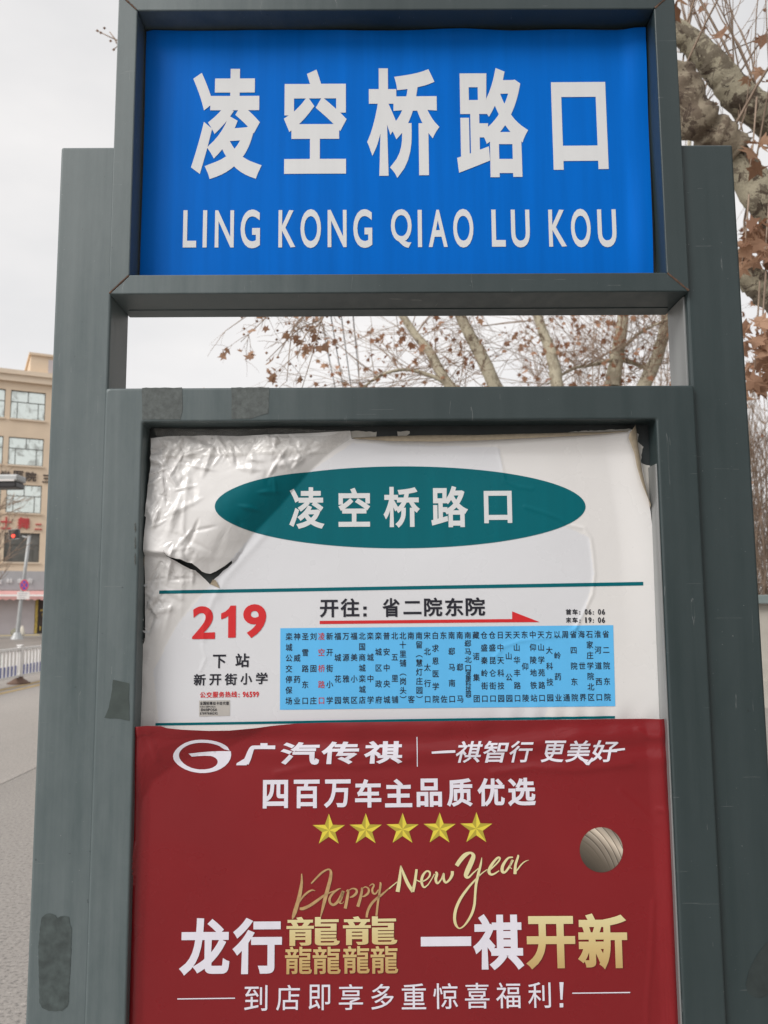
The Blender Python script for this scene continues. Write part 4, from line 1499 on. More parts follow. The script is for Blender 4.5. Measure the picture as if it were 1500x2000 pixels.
def leaf_mat(name, a, c_):
    m, t, b = nodes_of(name)
    g_ = t.nodes.new('ShaderNodeNewGeometry')
    rp_ = ramp(t, g_.outputs['Random Per Island'], [(0.0, a), (1.0, c_)])
    t.links.new(rp_, b.inputs['Base Color'])
    b.inputs['Roughness'].default_value = 0.75
    tr = t.nodes.new('ShaderNodeBsdfTranslucent')
    t.links.new(rp_, tr.inputs[0])
    ms = t.nodes.new('ShaderNodeMixShader')
    ms.inputs[0].default_value = 0.35
    t.links.new(b.outputs[0], ms.inputs[1])
    t.links.new(tr.outputs[0], ms.inputs[2])
    t.links.new(ms.outputs[0], t.nodes['Material Output'].inputs[0])
    return m


M['bark'] = bark_mat('plane_tree_bark', (0.36, 0.325, 0.24), (0.15, 0.125, 0.092), (0.062, 0.042, 0.03), 6.5, 0.9)
M['bark_brown'] = bark_mat('dark_brown_bark', (0.24, 0.20, 0.145), (0.115, 0.085, 0.06), (0.05, 0.032, 0.022), 7.0, 0.9)
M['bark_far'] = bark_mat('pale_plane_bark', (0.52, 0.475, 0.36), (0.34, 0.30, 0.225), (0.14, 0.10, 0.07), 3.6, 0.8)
M['twigwood'] = simple('bare_tan_twigs', (0.34, 0.255, 0.195), 0.9, 0.25, 5)
M['leaf'] = leaf_mat('dry_brown_leaves', (0.21, 0.105, 0.06), (0.50, 0.31, 0.205))

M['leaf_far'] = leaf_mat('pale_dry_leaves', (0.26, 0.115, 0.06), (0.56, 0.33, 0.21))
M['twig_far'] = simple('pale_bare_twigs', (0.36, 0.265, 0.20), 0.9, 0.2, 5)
# near tree on the right: trunk out of frame, limbs cross the frame's right edge
w_ = Wood(7)
D1 = 4.6
trunk = [Vector((3.45, 5.1, -0.1)), Vector((3.40, 5.05, 1.0)), Vector((3.30, 5.0, 2.0)), U(1735, 690, 4.9)]
w_.limb(trunk, 0.25, 0.19, 16, 0.15)
l1 = [U(1735, 690, 4.9), U(1650, 470, 4.8), U(1570, 310, 4.7), U(1500, 228, D1), U(1442, 187, D1), U(1414, 151, D1), U(1384, 117, D1), U(1352, 84, D1), U(1318, 58, D1), U(1240, 10, 4.7), U(1150, -60, 4.9), U(1000, -180, 5.1), U(860, -330, 5.3), U(760, -520, 5.5)]
p1, r1 = w_.limb(l1, 0.132, 0.022, 16, 0.2)
l2 = [U(1735, 700, 4.9), U(1640, 570, 4.7), U(1560, 470, 4.6), U(1500, 398, 4.5), U(1460, 345, 4.5), U(1425, 300, 4.5), U(1385, 258, 4.5), U(1345, 212, 4.5), U(1310, 165, 4.5), U(1260, 110, 4.6), U(1180, 60, 4.8), U(1050, -20, 5.0), U(920, -150, 5.3), U(820, -330, 5.6), U(760, -500, 5.8)]
p2_, r2_ = w_.limb(l2, 0.128, 0.022, 16, 0.16)
# the burr where the second limb forks
_n0 = len(w_.fm)
w_.limb([U(1440, 300, 4.46), U(1400, 262, 4.44), U(1365, 235, 4.44), U(1335, 190, 4.46), U(1315, 150, 4.5)], 0.10, 0.14, 22, 0.42, 9)
w_.fm[_n0:] = [2] * (len(w_.fm) - _n0)
l3 = [U(1735, 740, 4.9), U(1640, 660, 4.8), U(1560, 605, 4.7), U(1500, 568, 4.7), U(1478, 552, 4.7), U(1450, 530, 4.7), U(1390, 480, 4.8), U(1300, 400, 5.0), U(1180, 330, 5.2), U(1050, 260, 5.4), U(930, 150, 5.7), U(850, 20, 6.0)]
p3, r3 = w_.limb(l3, 0.125, 0.02, 12, 0.22)
# long limb behind the header box with drooping twigs
l4 = [U(1180, 60, 4.8), U(1000, 150, 5.2), U(850, 260, 5.6), U(720, 330, 6.0), U(560, 250, 6.2), U(430, 170, 6.3), U(300, 95, 6.4), U(232, 82, 6.4)]
p4, r4 = w_.limb(l4, 0.05, 0.008, 8, 0.1)
R = w_.r
for pth, cnt in ((p1, 26), (p2_, 10), (p3, 9)):
    for _ in range(cnt):
        i = R.randint(12, len(pth) - 3)
        d = Vector((R.uniform(-0.5, 0.9), R.uniform(-0.3, 0.6), R.uniform(0.5, 1.2)))
        w_.twig(Vector(pth[i]), d, R.uniform(0.7, 1.6), R.uniform(0.006, 0.012), 2, 0.22, 0.085, 0.04, 0.5, 2, 0, 0.3)
# twigs over the left tip of that limb
for a in ((214, 62, 228, 85), (190, 60, 232, 80), (221, 97, 232, 80)):
    w_.tube([U(a[2], a[3], 6.4), U((a[0] + a[2]) / 2 + 3, (a[1] + a[3]) / 2 + 2, 6.4), U(a[0], a[1], 6.4)], [0.006, 0.005, 0.004], 4)
for a in ((190, 60), (197, 64), (222, 97), (204, 55), (216, 80)):
    w_.pod(U(a[0], a[1], 6.4), 0.014)
# drooping leafy twigs that show in the opening below the box
for x0, y0, x1, y1, Y in ((640, 480, 588, 765, 6.0), (560, 560, 442, 645, 6.0), (640, 560, 540, 700, 6.1), (620, 520, 470, 668, 6.2), (600, 590, 560, 745, 6.0), (650, 590, 520, 705, 6.0), (640, 600, 580, 700, 5.9)):
    a, b_ = U(x0, y0, Y), U(x1, y1, Y)
    mid = a.lerp(b_, 0.5) + Vector((R.uniform(-.06, .06), 0, R.uniform(-.02, .1)))
    top = U(R.uniform(620, 740), 335, 6.0)
    pth = spline([top, a, mid, b_], 5)
    w_.tube(pth, np.linspace(0.009, 0.0028, len(pth)), 5)
    for _ in range(11):
        i = R.randint(4, len(pth) - 1)
        w_.twig(Vector(pth[i]), Vector((R.uniform(-1, 0.6), R.uniform(-.5, .5), R.uniform(-0.7, 0.5))), R.uniform(0.10, 0.32), 0.003, 1, 0.22, 0.080, 0, 0.9, 2, 0.1, 0.25)
# hanging leaf bunches at the right edge
for bx, y0, y1, n in ((1476, 610, 775, 26), (1496, 430, 520, 26), (1455, 440, 515, 18), (1488, 590, 700, 14), (1505, 640, 760, 20), (1410, 300, 330, 0), (1470, 250, 330, 6)):
    for _ in range(n):
        w_.leaf(U(bx + R.uniform(-16, 16), R.uniform(y0, y1), 4.3 + R.uniform(-.2, .3)), R.uniform(0.07, 0.12))
    w_.tube([U(bx + 8, y0 - 60, 4.4), U(bx, (y0 + y1) / 2, 4.35), U(bx - 6, y1, 4.3)], [0.006, 0.005, 0.003], 4)
for lx, ly, s_ in ((1330, 22, .13), (1338, 8, .12), (1404, 62, .10), (1420, 65, .07), (1494, 66, .09), (1452, 148, .08), (1492, 162, .08)):
    w_.leaf(U(lx, ly, 4.4), s_)
w_.build('plane_tree', (3.45, 5.1, 0), 'big plane tree with mottled cream and brown limbs reaching in past the right post', 'tree', M['bark'], M['leaf'], 'plane trees')

# two plane trees seen through the opening between name panel and display frame
w_ = Wood(21)
R = w_.r
Y3 = 12.5
base = U(1080, 1180, Y3)
base.z = 0
w_.limb([base + Vector((0, 0, -0.1)), base + Vector((0.02, 0, 1.2)), U(1075, 960, Y3)], 0.24, 0.2, 12, 0.1)
stems = [([U(1075, 960, Y3), U(975, 840, Y3), U(882, 757, Y3), U(840, 690, Y3), U(795, 630, Y3), U(730, 520, Y3), U(690, 400, Y3), U(660, 260, Y3), U(655, 100, Y3)], .125, .02),
         ([U(1075, 960, Y3), U(1020, 850, Y3), U(968, 755, 12.2), U(935, 685, 12.1), U(903, 625, 12), U(870, 540, 12), U(850, 420, 12), U(840, 280, 12), U(850, 100, 12)], .18, .02),
         ([U(1075, 960, Y3), U(1092, 850, Y3), U(1088, 755, 12.3), U(1076, 690, 12.3), U(1053, 625, 12.3), U(1030, 520, 12.2), U(1020, 400, 12.2), U(1030, 260, 12.2), U(1025, 90, 12.2)], .16, .02),
         ([U(882, 757, Y3), U(845, 735, Y3), U(790, 722, Y3), U(740, 735, Y3), U(700, 765, Y3)], .045, .02)]
for pts, a, b_ in stems:
    p, rd = w_.limb(pts, a * .82, b_ * .82, 10, 0.2)
    for _ in range(44):
        i = R.randint(6 if len(pts) > 5 else 1, len(p) - 1)
        d = Vector((R.uniform(-1, 1), R.uniform(-.8, .8), R.uniform(-0.35, 0.9)))
        w_.twig(Vector(p[i]), d, R.uniform(0.7, 1.9), R.uniform(0.006, 0.010), 2, 0.46, 0.105, 0, 0.8, 2, 0.03, 0.3)
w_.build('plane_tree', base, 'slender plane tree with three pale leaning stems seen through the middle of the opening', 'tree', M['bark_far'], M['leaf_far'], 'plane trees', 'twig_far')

w_ = Wood(33)
R = w_.r
Y4 = 14.0
base = U(1215, 1180, Y4)
base.z = 0
w_.limb([base + Vector((0, 0, -0.1)), base + Vector((0, 0, 1.5)), U(1210, 890, Y4)], 0.24, 0.2, 12, 0.1)
stems = [([U(1210, 890, Y4), U(1200, 815, Y4), U(1196, 755, Y4), U(1206, 690, Y4), U(1216, 625, Y4), U(1222, 520, Y4), U(1230, 400, Y4), U(1225, 260, Y4), U(1240, 120, Y4)], .18, .02),
         ([U(1210, 890, Y4), U(1235, 810, Y4), U(1256, 757, Y4), U(1284, 695, Y4), U(1300, 630, Y4), U(1318, 540, Y4), U(1330, 420, Y4), U(1345, 300, Y4), U(1350, 170, Y4)], .165, .02),
         ([U(1204, 700, Y4), U(1160, 712, 13.7), U(1120, 720, 13.5), U(1070, 750, 13.4)], .04, .018), ([U(1206, 700, Y4), U(1240, 710, Y4), U(1266, 722, Y4)], .05, .03),
         ([U(1206, 690, Y4), U(1250, 650, 13.8), U(1300, 625, 13.7), U(1350, 600, 13.6)], .03, .015)]
for pts, a, b_ in stems:
    p, rd = w_.limb(pts, a, b_, 10, 0.18)
    for _ in range(38):
        i = R.randint(6 if len(pts) > 5 else 1, len(p) - 1)
        d = Vector((R.uniform(-1, 1), R.uniform(-.8, .8), R.uniform(-0.3, 0.9)))
        w_.twig(Vector(p[i]), d, R.uniform(0.7, 1.9), R.uniform(0.006, 0.010), 2, 0.40, 0.11, 0.02, 0.8, 2, 0.02, 0.3)
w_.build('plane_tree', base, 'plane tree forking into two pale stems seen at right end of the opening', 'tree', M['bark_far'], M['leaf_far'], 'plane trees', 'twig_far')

# bare saplings behind the low wall
for k, (px_, Y, hgt, lab) in enumerate(((1470, 16.5, 5.2, 'bare twiggy sapling right beside the right post, nearest behind the low wall'), (1530, 17.5, 6.0, 'bare tan sapling at the right picture edge behind the low wall'),
                                        (1120, 24, 10.5, 'tall bare young tree far behind the middle of the opening'), (1280, 23, 10.0, 'tall bare young tree far behind right end of the opening'), (1400, 19.5, 5.6, 'bare sapling hidden mostly behind the right post'))):
    w_ = Wood(50 + k)
    R = w_.r
    base = U(px_, 1180, Y)
    base.z = 0
    for s in range(7):
        top = base + Vector((R.uniform(-1.0, 1.0), R.uniform(-.9, .9), hgt * R.uniform(0.75, 1)))
        p = spline([base + Vector((R.uniform(-.35, .35), R.uniform(-.3, .3), -0.1)), base.lerp(top, 0.45) + Vector((R.uniform(-.2, .2), 0, 0)), top], 8)
        w_.tube(p, np.linspace(0.05, 0.010, len(p)), 6)
        for _ in range(26):
            i = R.randint(3, len(p) - 1)
            w_.twig(Vector(p[i]), Vector((R.uniform(-.7, .7), R.uniform(-.7, .7), R.uniform(0.4, 1.1))), R.uniform(0.6, 1.5), 0.011, 2, 0.02, 0.08, 0.05, 0.5, 3)
    w_.build('bare_sapling', base, lab, 'tree', M['twigwood'], M['leaf'], 'bare saplings on the right', 'twig_far' if Y > 18 else 'twigwood')

# ------------------------------------------------------------------ low wall at right
M['wallstone'] = simple('pale_plaster', (0.50, 0.47, 0.42), 0.9, 0.1, 3)
M['coping'] = simple('grey_green_coping', (0.22, 0.27, 0.27), 0.7, 0.15, 4)
wall = empty('low_wall', (9, 13, 0))
tag(wall, 'low pale plastered wall with grey-green coping behind the right post', 'wall')
bm = bmesh.new()
box(bm, 5.6, 20, 13.0, 13.3, 0.0, 1.60)
box(bm, 5.58, 20, 12.90, 12.998, 0.0, 0.42)
bm_obj('wall_body', bm, M['wallstone'], wall)
bm = bmesh.new()
box(bm, 5.5, 20.1, 12.86, 13.44, 1.602, 1.74)
bm_obj('coping', bm, M['coping'], wall, bevel=0.015)

# ------------------------------------------------------------------ overhead wires and the pole that holds them
M['cable'] = simple('grey_cable', (0.10, 0.10, 0.10), 0.6, 0.1, 5)
M['concrete'] = simple('concrete_pole', (0.36, 0.35, 0.33), 0.9, 0.12, 4)
VPX = 690.0
zw = 9.6
for k, xpx in enumerate((657, 672, 687, 704)):
    q = U(xpx, 755, 20.0)
    X = (q.x) / (q.z - CAMZ) * (zw - CAMZ)
    ys = np.linspace(2, 62, 30)
    pts = [(X, y, zw - 0.25 + 0.25 * ((y - 32) / 30) ** 2) for y in ys]
    wv_ = Wood(k)
    wv_.tube(pts, [0.016] * len(pts), 6)
    tag(mesh_obj('overhead_wire', wv_.v, wv_.f, M['cable'], None, True), ('leftmost', 'second', 'third', 'rightmost')[k] + ' of four thin overhead wires seen through the opening from the left', 'wire', 'overhead wires')
up_ = empty('utility_pole', (-0.2, 62.1, 0))
tag(up_, 'concrete utility pole with crossarm carrying the four overhead wires', 'utility pole')
wv_ = Wood(3)
wv_.tube([(-0.2, 62.1, 0), (-0.2, 62.1, 5), (-0.2, 62.1, 10.2)], [0.17, 0.14, 0.11], 12)
mesh_obj('pole', wv_.v, wv_.f, M['concrete'], up_, True)
bm = bmesh.new()
box(bm, -1.4, 1.0, 61.9, 61.99, 9.45, 9.58)
bm_obj('crossarm', bm, M['cable'], up_, bevel=0.01)

# ------------------------------------------------------------------ building across the street
M['stucco'] = simple('tan_stucco', (0.70, 0.565, 0.425), 0.9, 0.06, 0.6)
M['stucco_trim'] = simple('pale_tan_trim', (0.72, 0.60, 0.47), 0.9, 0.05, 1.0)
M['winframe'] = simple('dark_window_frame', (0.10, 0.10, 0.09), 0.5, 0.1, 3)
m, t, b = nodes_of('mirror_glass')
t.links.new(ramp(t, noise_node(t, 1.4, 5, 0.6, dist=1.0), [(0.35, (0.45, 0.47, 0.44)), (0.5, (0.78, 0.84, 0.80))]), b.inputs['Base Color'])
b.inputs['Metallic'].default_value = 0.85
b.inputs['Roughness'].default_value = 0.12
M['glass'] = m
M['darkglass'] = simple('dim_glass', (0.13, 0.13, 0.12), 0.25, 0.2, 1.5)
M['signdark'] = simple('dark_sign_letters', (0.09, 0.07, 0.06), 0.7, 0.1, 5)
M['signred'] = simple('red_sign_letters', (0.50, 0.06, 0.06), 0.6, 0.1, 5)
M['signwhite'] = simple('white_sign_letters', (0.78, 0.77, 0.78), 0.6, 0.05, 5)
M['fascia'] = simple('grey_fascia', (0.40, 0.395, 0.41), 0.6, 0.06, 2)
M['awning'] = simple('pink_awning', (0.62, 0.34, 0.32), 0.8, 0.08, 2)
M['awningw'] = simple('white_awning', (0.72, 0.69, 0.67), 0.8, 0.05, 2)
M['shopwall'] = simple('lilac_grey_shutter', (0.52, 0.475, 0.485), 0.7, 0.05, 2)
M['doorgold'] = simple('gold_doorway', (0.50, 0.36, 0.08), 0.5, 0.4, 6)
M['doordark'] = simple('dark_doorway', (0.05, 0.035, 0.03), 0.6, 0.4, 6)
M['tactile'] = simple('yellow_tactile_paving', (0.60, 0.47, 0.20), 0.85, 0.12, 3)

YB0 = 52.0
o0 = U(0, 1184, YB0)
FA = math.atan2(1, 1.97)
BL = empty('apartment_building', (o0.x, YB0, 0))
BL.rotation_euler = (0, 0, FA)
tag(BL, 'tan four storey building with mirrored windows above shops across the street', 'building')
Bmat = Matrix.Translation(BL.location) @ Matrix.Rotation(FA, 4, 'Z')
Binv = Bmat.inverted()


def bl_hit(px, py):
    """facade coordinates (s, z) seen at a pixel"""
    d = _r * ((px - W0 / 2) / FPX) - _u * ((py - H0 / 2) / FPX) + _f
    n = Vector((-math.sin(FA), math.cos(FA), 0))
    t_ = n.dot(Vector((o0.x, YB0, 0)) - Vector((0, 0, CAMZ))) / n.dot(d)
    p = Vector((0, 0, CAMZ)) + d * t_
    q = Binv @ p
    return q.x, q.z


def bpart(name, bm, mat, parent=None, mats=None, bevel=0.0):
    bmesh.ops.recalc_face_normals(bm, faces=bm.faces[:])
    me = bpy.data.meshes.new(name)
    bm.to_mesh(me)
    bm.free()
    o = bpy.data.objects.new(name, me)
    COL.objects.link(o)
    for m_ in (mats or [mat]):
        me.materials.append(m_)
    o.parent = parent or BL
    return o


S0, S1 = -26.0, bl_hit(232, 800)[0]
zc = bl_hit(50, 728)[1]
zshop = bl_hit(40, 1116)[1]
rows = [[bl_hit(50, y)[1] for y in yy] for yy in ((819, 764), (909, 855), (1002, 947), (1098, 1041))]
sw0 = bl_hit(20, 800)[0]
sw1 = bl_hit(88.5, 800)[0]
sgap = bl_hit(92, 880)[0] - bl_hit(82, 880)[0]
pitch = (sw1 - sw0) + sgap
cols = [sw0 + pitch * k for k in range(int((S0 - sw0) / pitch) + 1, int((S1 - sw1) / pitch))]
# facade as a wall with true openings: piers and spandrels as one mesh
bm = bmesh.new()
D_ = 0.35
zlevels = [0.0]
for a, b_ in rows[::-1]:
    zlevels += [a, b_]
zlevels.append(zc)
xs = [S0]
for c in cols:
    xs += [c, c + (sw1 - sw0)]
xs.append(S1)
for j in range(len(zlevels) - 1):
    open_row = j % 2 == 1
    if not open_row:
        box(bm, S0, S1, 0, D_, zlevels[j], zlevels[j + 1])
    else:
        for i in range(0, len(xs) - 1, 2):
            box(bm, xs[i], xs[i + 1], 0, D_, zlevels[j], zlevels[j + 1])
bpart('facade_wall', bm, M['stucco'])
bm = bmesh.new()
box(bm, S0, S1, D_ + 0.01, 12, 0, zc - 0.4)
bpart('building_body', bm, M['stucco'])
bm = bmesh.new()
zk = bl_hit(50, 748)[1]
box(bm, S0 - .3, S1 + .3, -0.35, 0.6, zc - 0.25, zc + 0.05)
box(bm, S0 - .2, S1 + .2, -0.22, -0.003, zk, zc - 0.252)
bpart('cornice', bm, M['stucco_trim'])
bm = bmesh.new()
st0 = bl_hit(60, 710)[0]
ztop = bl_hit(80, 694)[1]
box(bm, st0, bl_hit(160, 700)[0], 0.2, 5, zc + 0.052, ztop)
box(bm, st0 - .12, bl_hit(161, 700)[0], 0.08, 5.1, ztop + 0.002, ztop + 0.16)
bpart('roof_block', bm, M['stucco'])
bm = bmesh.new()
sp0 = bl_hit(95, 712)[0]
box(bm, sp0, sp0 + 1.4, 0.15, 0.197, zc + 0.2, ztop - 0.2)
bpart('roof_sign', bm, M['shopwall'])
# windows: frame with mullions, pane behind
proto = {}
rndw = random.Random(4)
for r_, (za, zb) in enumerate(rows):
    hh, ww = zb - za, sw1 - sw0
    bm = bmesh.new()
    fw = 0.05
    tz = za + hh * 0.60
    box(bm, 0, ww, 0.10, 0.16, za, za + fw)
    box(bm, 0, ww, 0.10, 0.16, zb - fw, zb)
    box(bm, 0, fw, 0.10, 0.16, za + fw + .001, zb - fw - .001)
    box(bm, ww - fw, ww, 0.10, 0.16, za + fw + .001, zb - fw - .001)
    box(bm, fw + .001, ww - fw - .001, 0.10, 0.16, tz - fw / 2, tz + fw / 2)
    box(bm, ww * .5 - fw / 2, ww * .5 + fw / 2, 0.11, 0.155, tz + fw / 2, zb - fw)
    for q in (0.2, 0.8):
        box(bm, ww * q - fw / 2, ww * q + fw / 2, 0.11, 0.155, za + fw, tz - fw / 2)
    me_f = bpy.data.meshes.new('window')
    bmesh.ops.recalc_face_normals(bm, faces=bm.faces[:])
    bm.to_mesh(me_f)
    bm.free()
    me_f.materials.append(M['winframe'])
    bm = bmesh.new()
    box(bm, 0.01, ww - 0.01, 0.13, 0.14, za + 0.01, zb - 0.01)
    me_p = bpy.data.meshes.new('window_pane')
    bmesh.ops.recalc_face_normals(bm, faces=bm.faces[:])
    bm.to_mesh(me_p)
    bm.free()
    me_p.materials.append(M['glass'] if r_ < 3 else M['darkglass'])
    bm = bmesh.new()
    box(bm, -0.06, ww + 0.06, -0.10, 0.095, za - 0.10, za - 0.003)
    me_s = bpy.data.meshes.new('window_sill')
    bmesh.ops.recalc_face_normals(bm, faces=bm.faces[:])
    bm.to_mesh(me_s)
    bm.free()
    me_s.materials.append(M['stucco_trim'])
    for c in cols:
        if not (-9 < c < 14):
            if r_ == 3 and False:
                continue
        o = bpy.data.objects.new('window', me_f)
        COL.objects.link(o)
        o.parent = BL
        o.location = (c, 0, 0)
        for nm, me_ in (('window_pane', me_p), ('window_sill', me_s)):
            q = bpy.data.objects.new(nm, me_)
            COL.objects.link(q)
            q.parent = o


def bl_text(chars, mat, name, depth=0.08):
    """raised letters on the facade: (char, px0, px1, py0, py1)"""
    vs_, fs_ = [], []
    for ch, x0, x1, y0, y1, fy in chars:
        vv, ff = bold_glyph(ch, 0.022)
        lo, hi = vv.min(0), vv.max(0)
        n = (vv - lo) / np.maximum(hi - lo, 1e-6)
        sa, zt = bl_hit(x0, y0)
        sb, zb = bl_hit(x1, y1)
        sa = bl_hit(x0, (y0 + y1) / 2)[0]
        sb = bl_hit(x1, (y0 + y1) / 2)[0]
        b0 = len(vs_)
        k = len(n)
        for yy in (fy - depth, fy - 0.002):
            vs_ += [(sa + a * (sb - sa), yy, zb + b_ * (zt - zb)) for a, b_ in n]
        cnt = {}
        for f in ff:
            fs_.append(tuple(b0 + i for i in f))
            for i in range(len(f)):
                e = (f[i], f[(i + 1) % len(f)])
                cnt[e] = 1
        for (a, c) in cnt:
            if (c, a) not in cnt:
                fs_.append((b0 + c, b0 + a, b0 + k + a, b0 + k + c))
    me = bpy.data.meshes.new(name)
    me.from_pydata(vs_, [], fs_)
    me.materials.append(mat)
    o = bpy.data.objects.new(name, me)
    COL.objects.link(o)
    o.parent = BL
    return o


for c_ in (('医', -24, -4, 919, 943, 0), ('学', 1, 20, 919, 941, 0), ('医', 26, 46, 919, 941, 0), ('院', 50, 71, 921, 941, 0), ('三', 83, 100, 927, 943, 0)):
    bl_text([c_], M['signdark'], 'sign_character')
for c_ in (('士', 1, 23, 1009, 1034, 0), ('舞', 34, 58, 1010, 1034, 0), ('二', 68, 82, 1023, 1035, 0)):
    bl_text([c_], M['signred'], 'sign_character')['label'] = 'red raised sign character'
# shop front
bm = bmesh.new()
zfb = bl_hit(40, 1153)[1]
box(bm, S0, S1, -0.55, -0.004, zfb, zshop)
bpart('shop_fascia', bm, M['fascia'])
for c_ in (('金', -8, 4, 1130, 1141, -.55), ('林', 11, 24, 1130, 1140, -.55), ('食', 32, 42, 1130, 1140, -.55), ('府', 52, 62, 1130, 1141, -.55)):
    bl_text([c_], M['signwhite'], 'sign_character', 0.06)['label'] = 'white raised character on grey fascia'
# ground-floor shutter wall and doorway
sd = bl_hit(68, 1200)[0]
bm = bmesh.new()
box(bm, S0, sd - 0.02, -0.12, -0.006, 0.0, zfb - 0.003)
bpart('shutter_wall', bm, M['shopwall'])
bm = bmesh.new()
box(bm, sd, sd + 0.16, -0.14, -0.006, 0.0, zfb - 0.003, 0)
box(bm, sd + 0.18, sd + 1.2, -0.05, -0.006, 0.0, zfb - 0.003, 1)
for k in range(5):
    box(bm, sd + 0.30 + 0.13 * ((k * 3) % 4), sd + 0.38 + 0.17 * ((k * 2) % 5), -0.09, -0.052, 0.2 + 0.31 * k, 0.48 + 0.27 * k, 0)
bpart('shop_doorway', bm, None, mats=[M['doorgold'], M['doordark']])
# awning with scalloped hem
za_t, za_b = bl_hit(40, 1154)[1], bl_hit(40, 1172)[1]
vs_, fs_, mi = [], [], []
n = 150
for i in range(n + 1):
    s = S0 + (min(sd + 3, S1) - S0) * i / n
    sc = 0.09 * abs(math.sin(i * math.pi / 2))
    vs_ += [(s, -0.56, za_t), (s, -1.05, za_t - (za_t - za_b) * 0.42), (s, -1.1, za_t - (za_t - za_b) * 0.62), (s, -1.1, za_b + 0.06 - sc)]
for i in range(n):
    for k in range(3):
        fs_.append((4 * i + k, 4 * i + k + 1, 4 * (i + 1) + k + 1, 4 * (i + 1) + k))
        mi.append((0, 1, 0)[k])
me = bpy.data.meshes.new('awning')
me.from_pydata(vs_, [], fs_)
me.materials.append(M['awning'])
me.materials.append(M['awningw'])
me.polygons.foreach_set('material_index', mi)
o = bpy.data.objects.new('awning', me)
COL.objects.link(o)
o.parent = BL
# pavement in front of the shops with a tactile strip
bm = bmesh.new()
box(bm, S0 - 5, S1 + 30, -7.0, -0.15, -0.3, 0.02)
pv = struct(bpart('far_pavement', bm, M['paving']))
pv.parent = None
pv.matrix_world = Bmat
bm = bmesh.new()
box(bm, S0 - 5, bl_hit(69, 1234)[0], -3.6, -2.6, 0.02, 0.026)
ts = struct(bpart('tactile_strip', bm, M['tactile']))
ts.parent = None
ts.matrix_world = Bmat

# ------------------------------------------------------------------ unseen block added at right to darken reflections on the sign
M['blocker_wall'] = simple('grey_brown_render', (0.20, 0.185, 0.17), 0.9, 0.1, 0.5)
SB = empty('side_blocker', (16, -14, 0))
tag(SB, 'grey brown building along the pavement to the right, outside the frame', 'building')
bm = bmesh.new()
box(bm, 10.0, 24, -45, 11, -0.05, 13)
bm_obj('wall', bm, M['blocker_wall'], SB)
for fl in range(4):
    for k in range(12):
        bm = bmesh.new()
        y_ = -43 + 4.5 * k
        box(bm, 9.93, 9.997, y_, y_ + 1.9, 1.1 + 3.1 * fl, 2.8 + 3.1 * fl)
        bm_obj('window', bm, M['darkglass'], SB)

# ------------------------------------------------------------------ traffic signal pole, no-stopping sign
M['galv'] = simple('galvanised_pole', (0.40, 0.41, 0.41), 0.5, 0.08, 3, metallic=0.3)
M['black'] = simple('black_housing', (0.02, 0.018, 0.02), 0.4, 0.2, 8)
M['signblue'] = simple('sign_blue', (0.06, 0.07, 0.42), 0.5, 0.05, 3)
M['signring'] = simple('sign_red', (0.62, 0.06, 0.08), 0.5, 0.05, 3)
m, t, b = nodes_of('red_lamp')
t.links.new(ramp(t, noise_node(t, 12.0, 2), [(0.3, (1.0, 0.05, 0.03)), (0.7, (1.0, 0.12, 0.06))]), b.inputs['Emission Color'])
b.inputs['Emission Strength'].default_value = 1.3
b.inputs['Base Color'].default_value = (0.5, 0.02, 0.02, 1)
M['redlamp'] = m
YS = 44.0
b0 = U(33.5, 1238, YS)
b0.z = 0
TS = empty('traffic_signal', b0)
tag(TS, 'grey leaning traffic signal pole with red light on a short arm across the street', 'traffic signal')
wv_ = Wood(1)
pp = [U(33.5, 1238, YS), U(40, 1180, YS), U(48, 1120, YS), U(57.5, 1046, YS)]
pp[0].z = -0.05
wv_.tube(pp, [0.12, 0.10, 0.09, 0.085], 10)
mesh_obj('pole', wv_.v, wv_.f, M['galv'], TS, True)
bm = bmesh.new()
bmesh.ops.create_cone(bm, segments=12, radius1=0.34, radius2=0.16, depth=0.35, cap_ends=True, matrix=Matrix.Translation((pp[0].x, YS, 0.175)))
bm_obj('pole_base', bm, M['galv'], TS)
wv_ = Wood(1)
wv_.tube([U(58, 1047, YS), U(52, 1050, YS), U(43, 1047, YS)], [0.05, 0.05, 0.045], 8)
mesh_obj('arm', wv_.v, wv_.f, M['galv'], TS, True)
cS = U(29, 1044, YS)
bm = bmesh.new()
v8 = box(bm, -0.24, 0.26, -0.15, 0.12, -0.24, 0.24)
bmesh.ops.transform(bm, matrix=Matrix.Translation(cS) @ Matrix.Rotation(RAD(-8), 4, 'Y'), verts=bm.verts[:])
hd = bm_obj('signal_head', bm, M['black'], TS, bevel=0.02)
bm = bmesh.new()
for a in ((-0.27, 0.27, -0.27, -0.245), (-0.27, 0.27, 0.245, 0.27), (-0.27, -0.245, -0.244, 0.244)):
    box(bm, a[0], a[1], -0.165, -0.09, a[2], a[3])
bmesh.ops.transform(bm, matrix=Matrix.Translation(cS) @ Matrix.Rotation(RAD(-8), 4, 'Y'), verts=bm.verts[:])
bm_obj('signal_rim', bm, M['galv'], TS)
bm = bmesh.new()
bmesh.ops.create_cone(bm, segments=20, radius1=0.095, radius2=0.095, depth=0.03, cap_ends=True, matrix=Matrix.Translation(cS + Vector((-0.01, -0.166, -0.09))) @ Matrix.Rotation(math.pi / 2, 4, 'X'))
bm_obj('lit_lamp', bm, M['redlamp'], hd)
NS = empty('no_stopping_sign', U(48, 1185, YS - 0.12))
tag(NS, 'round blue no stopping sign with red ring and cross above small white plate', 'road sign')
cN = U(47.5, 1143, YS - 0.14)
rN = 8.3 * YS / FPX


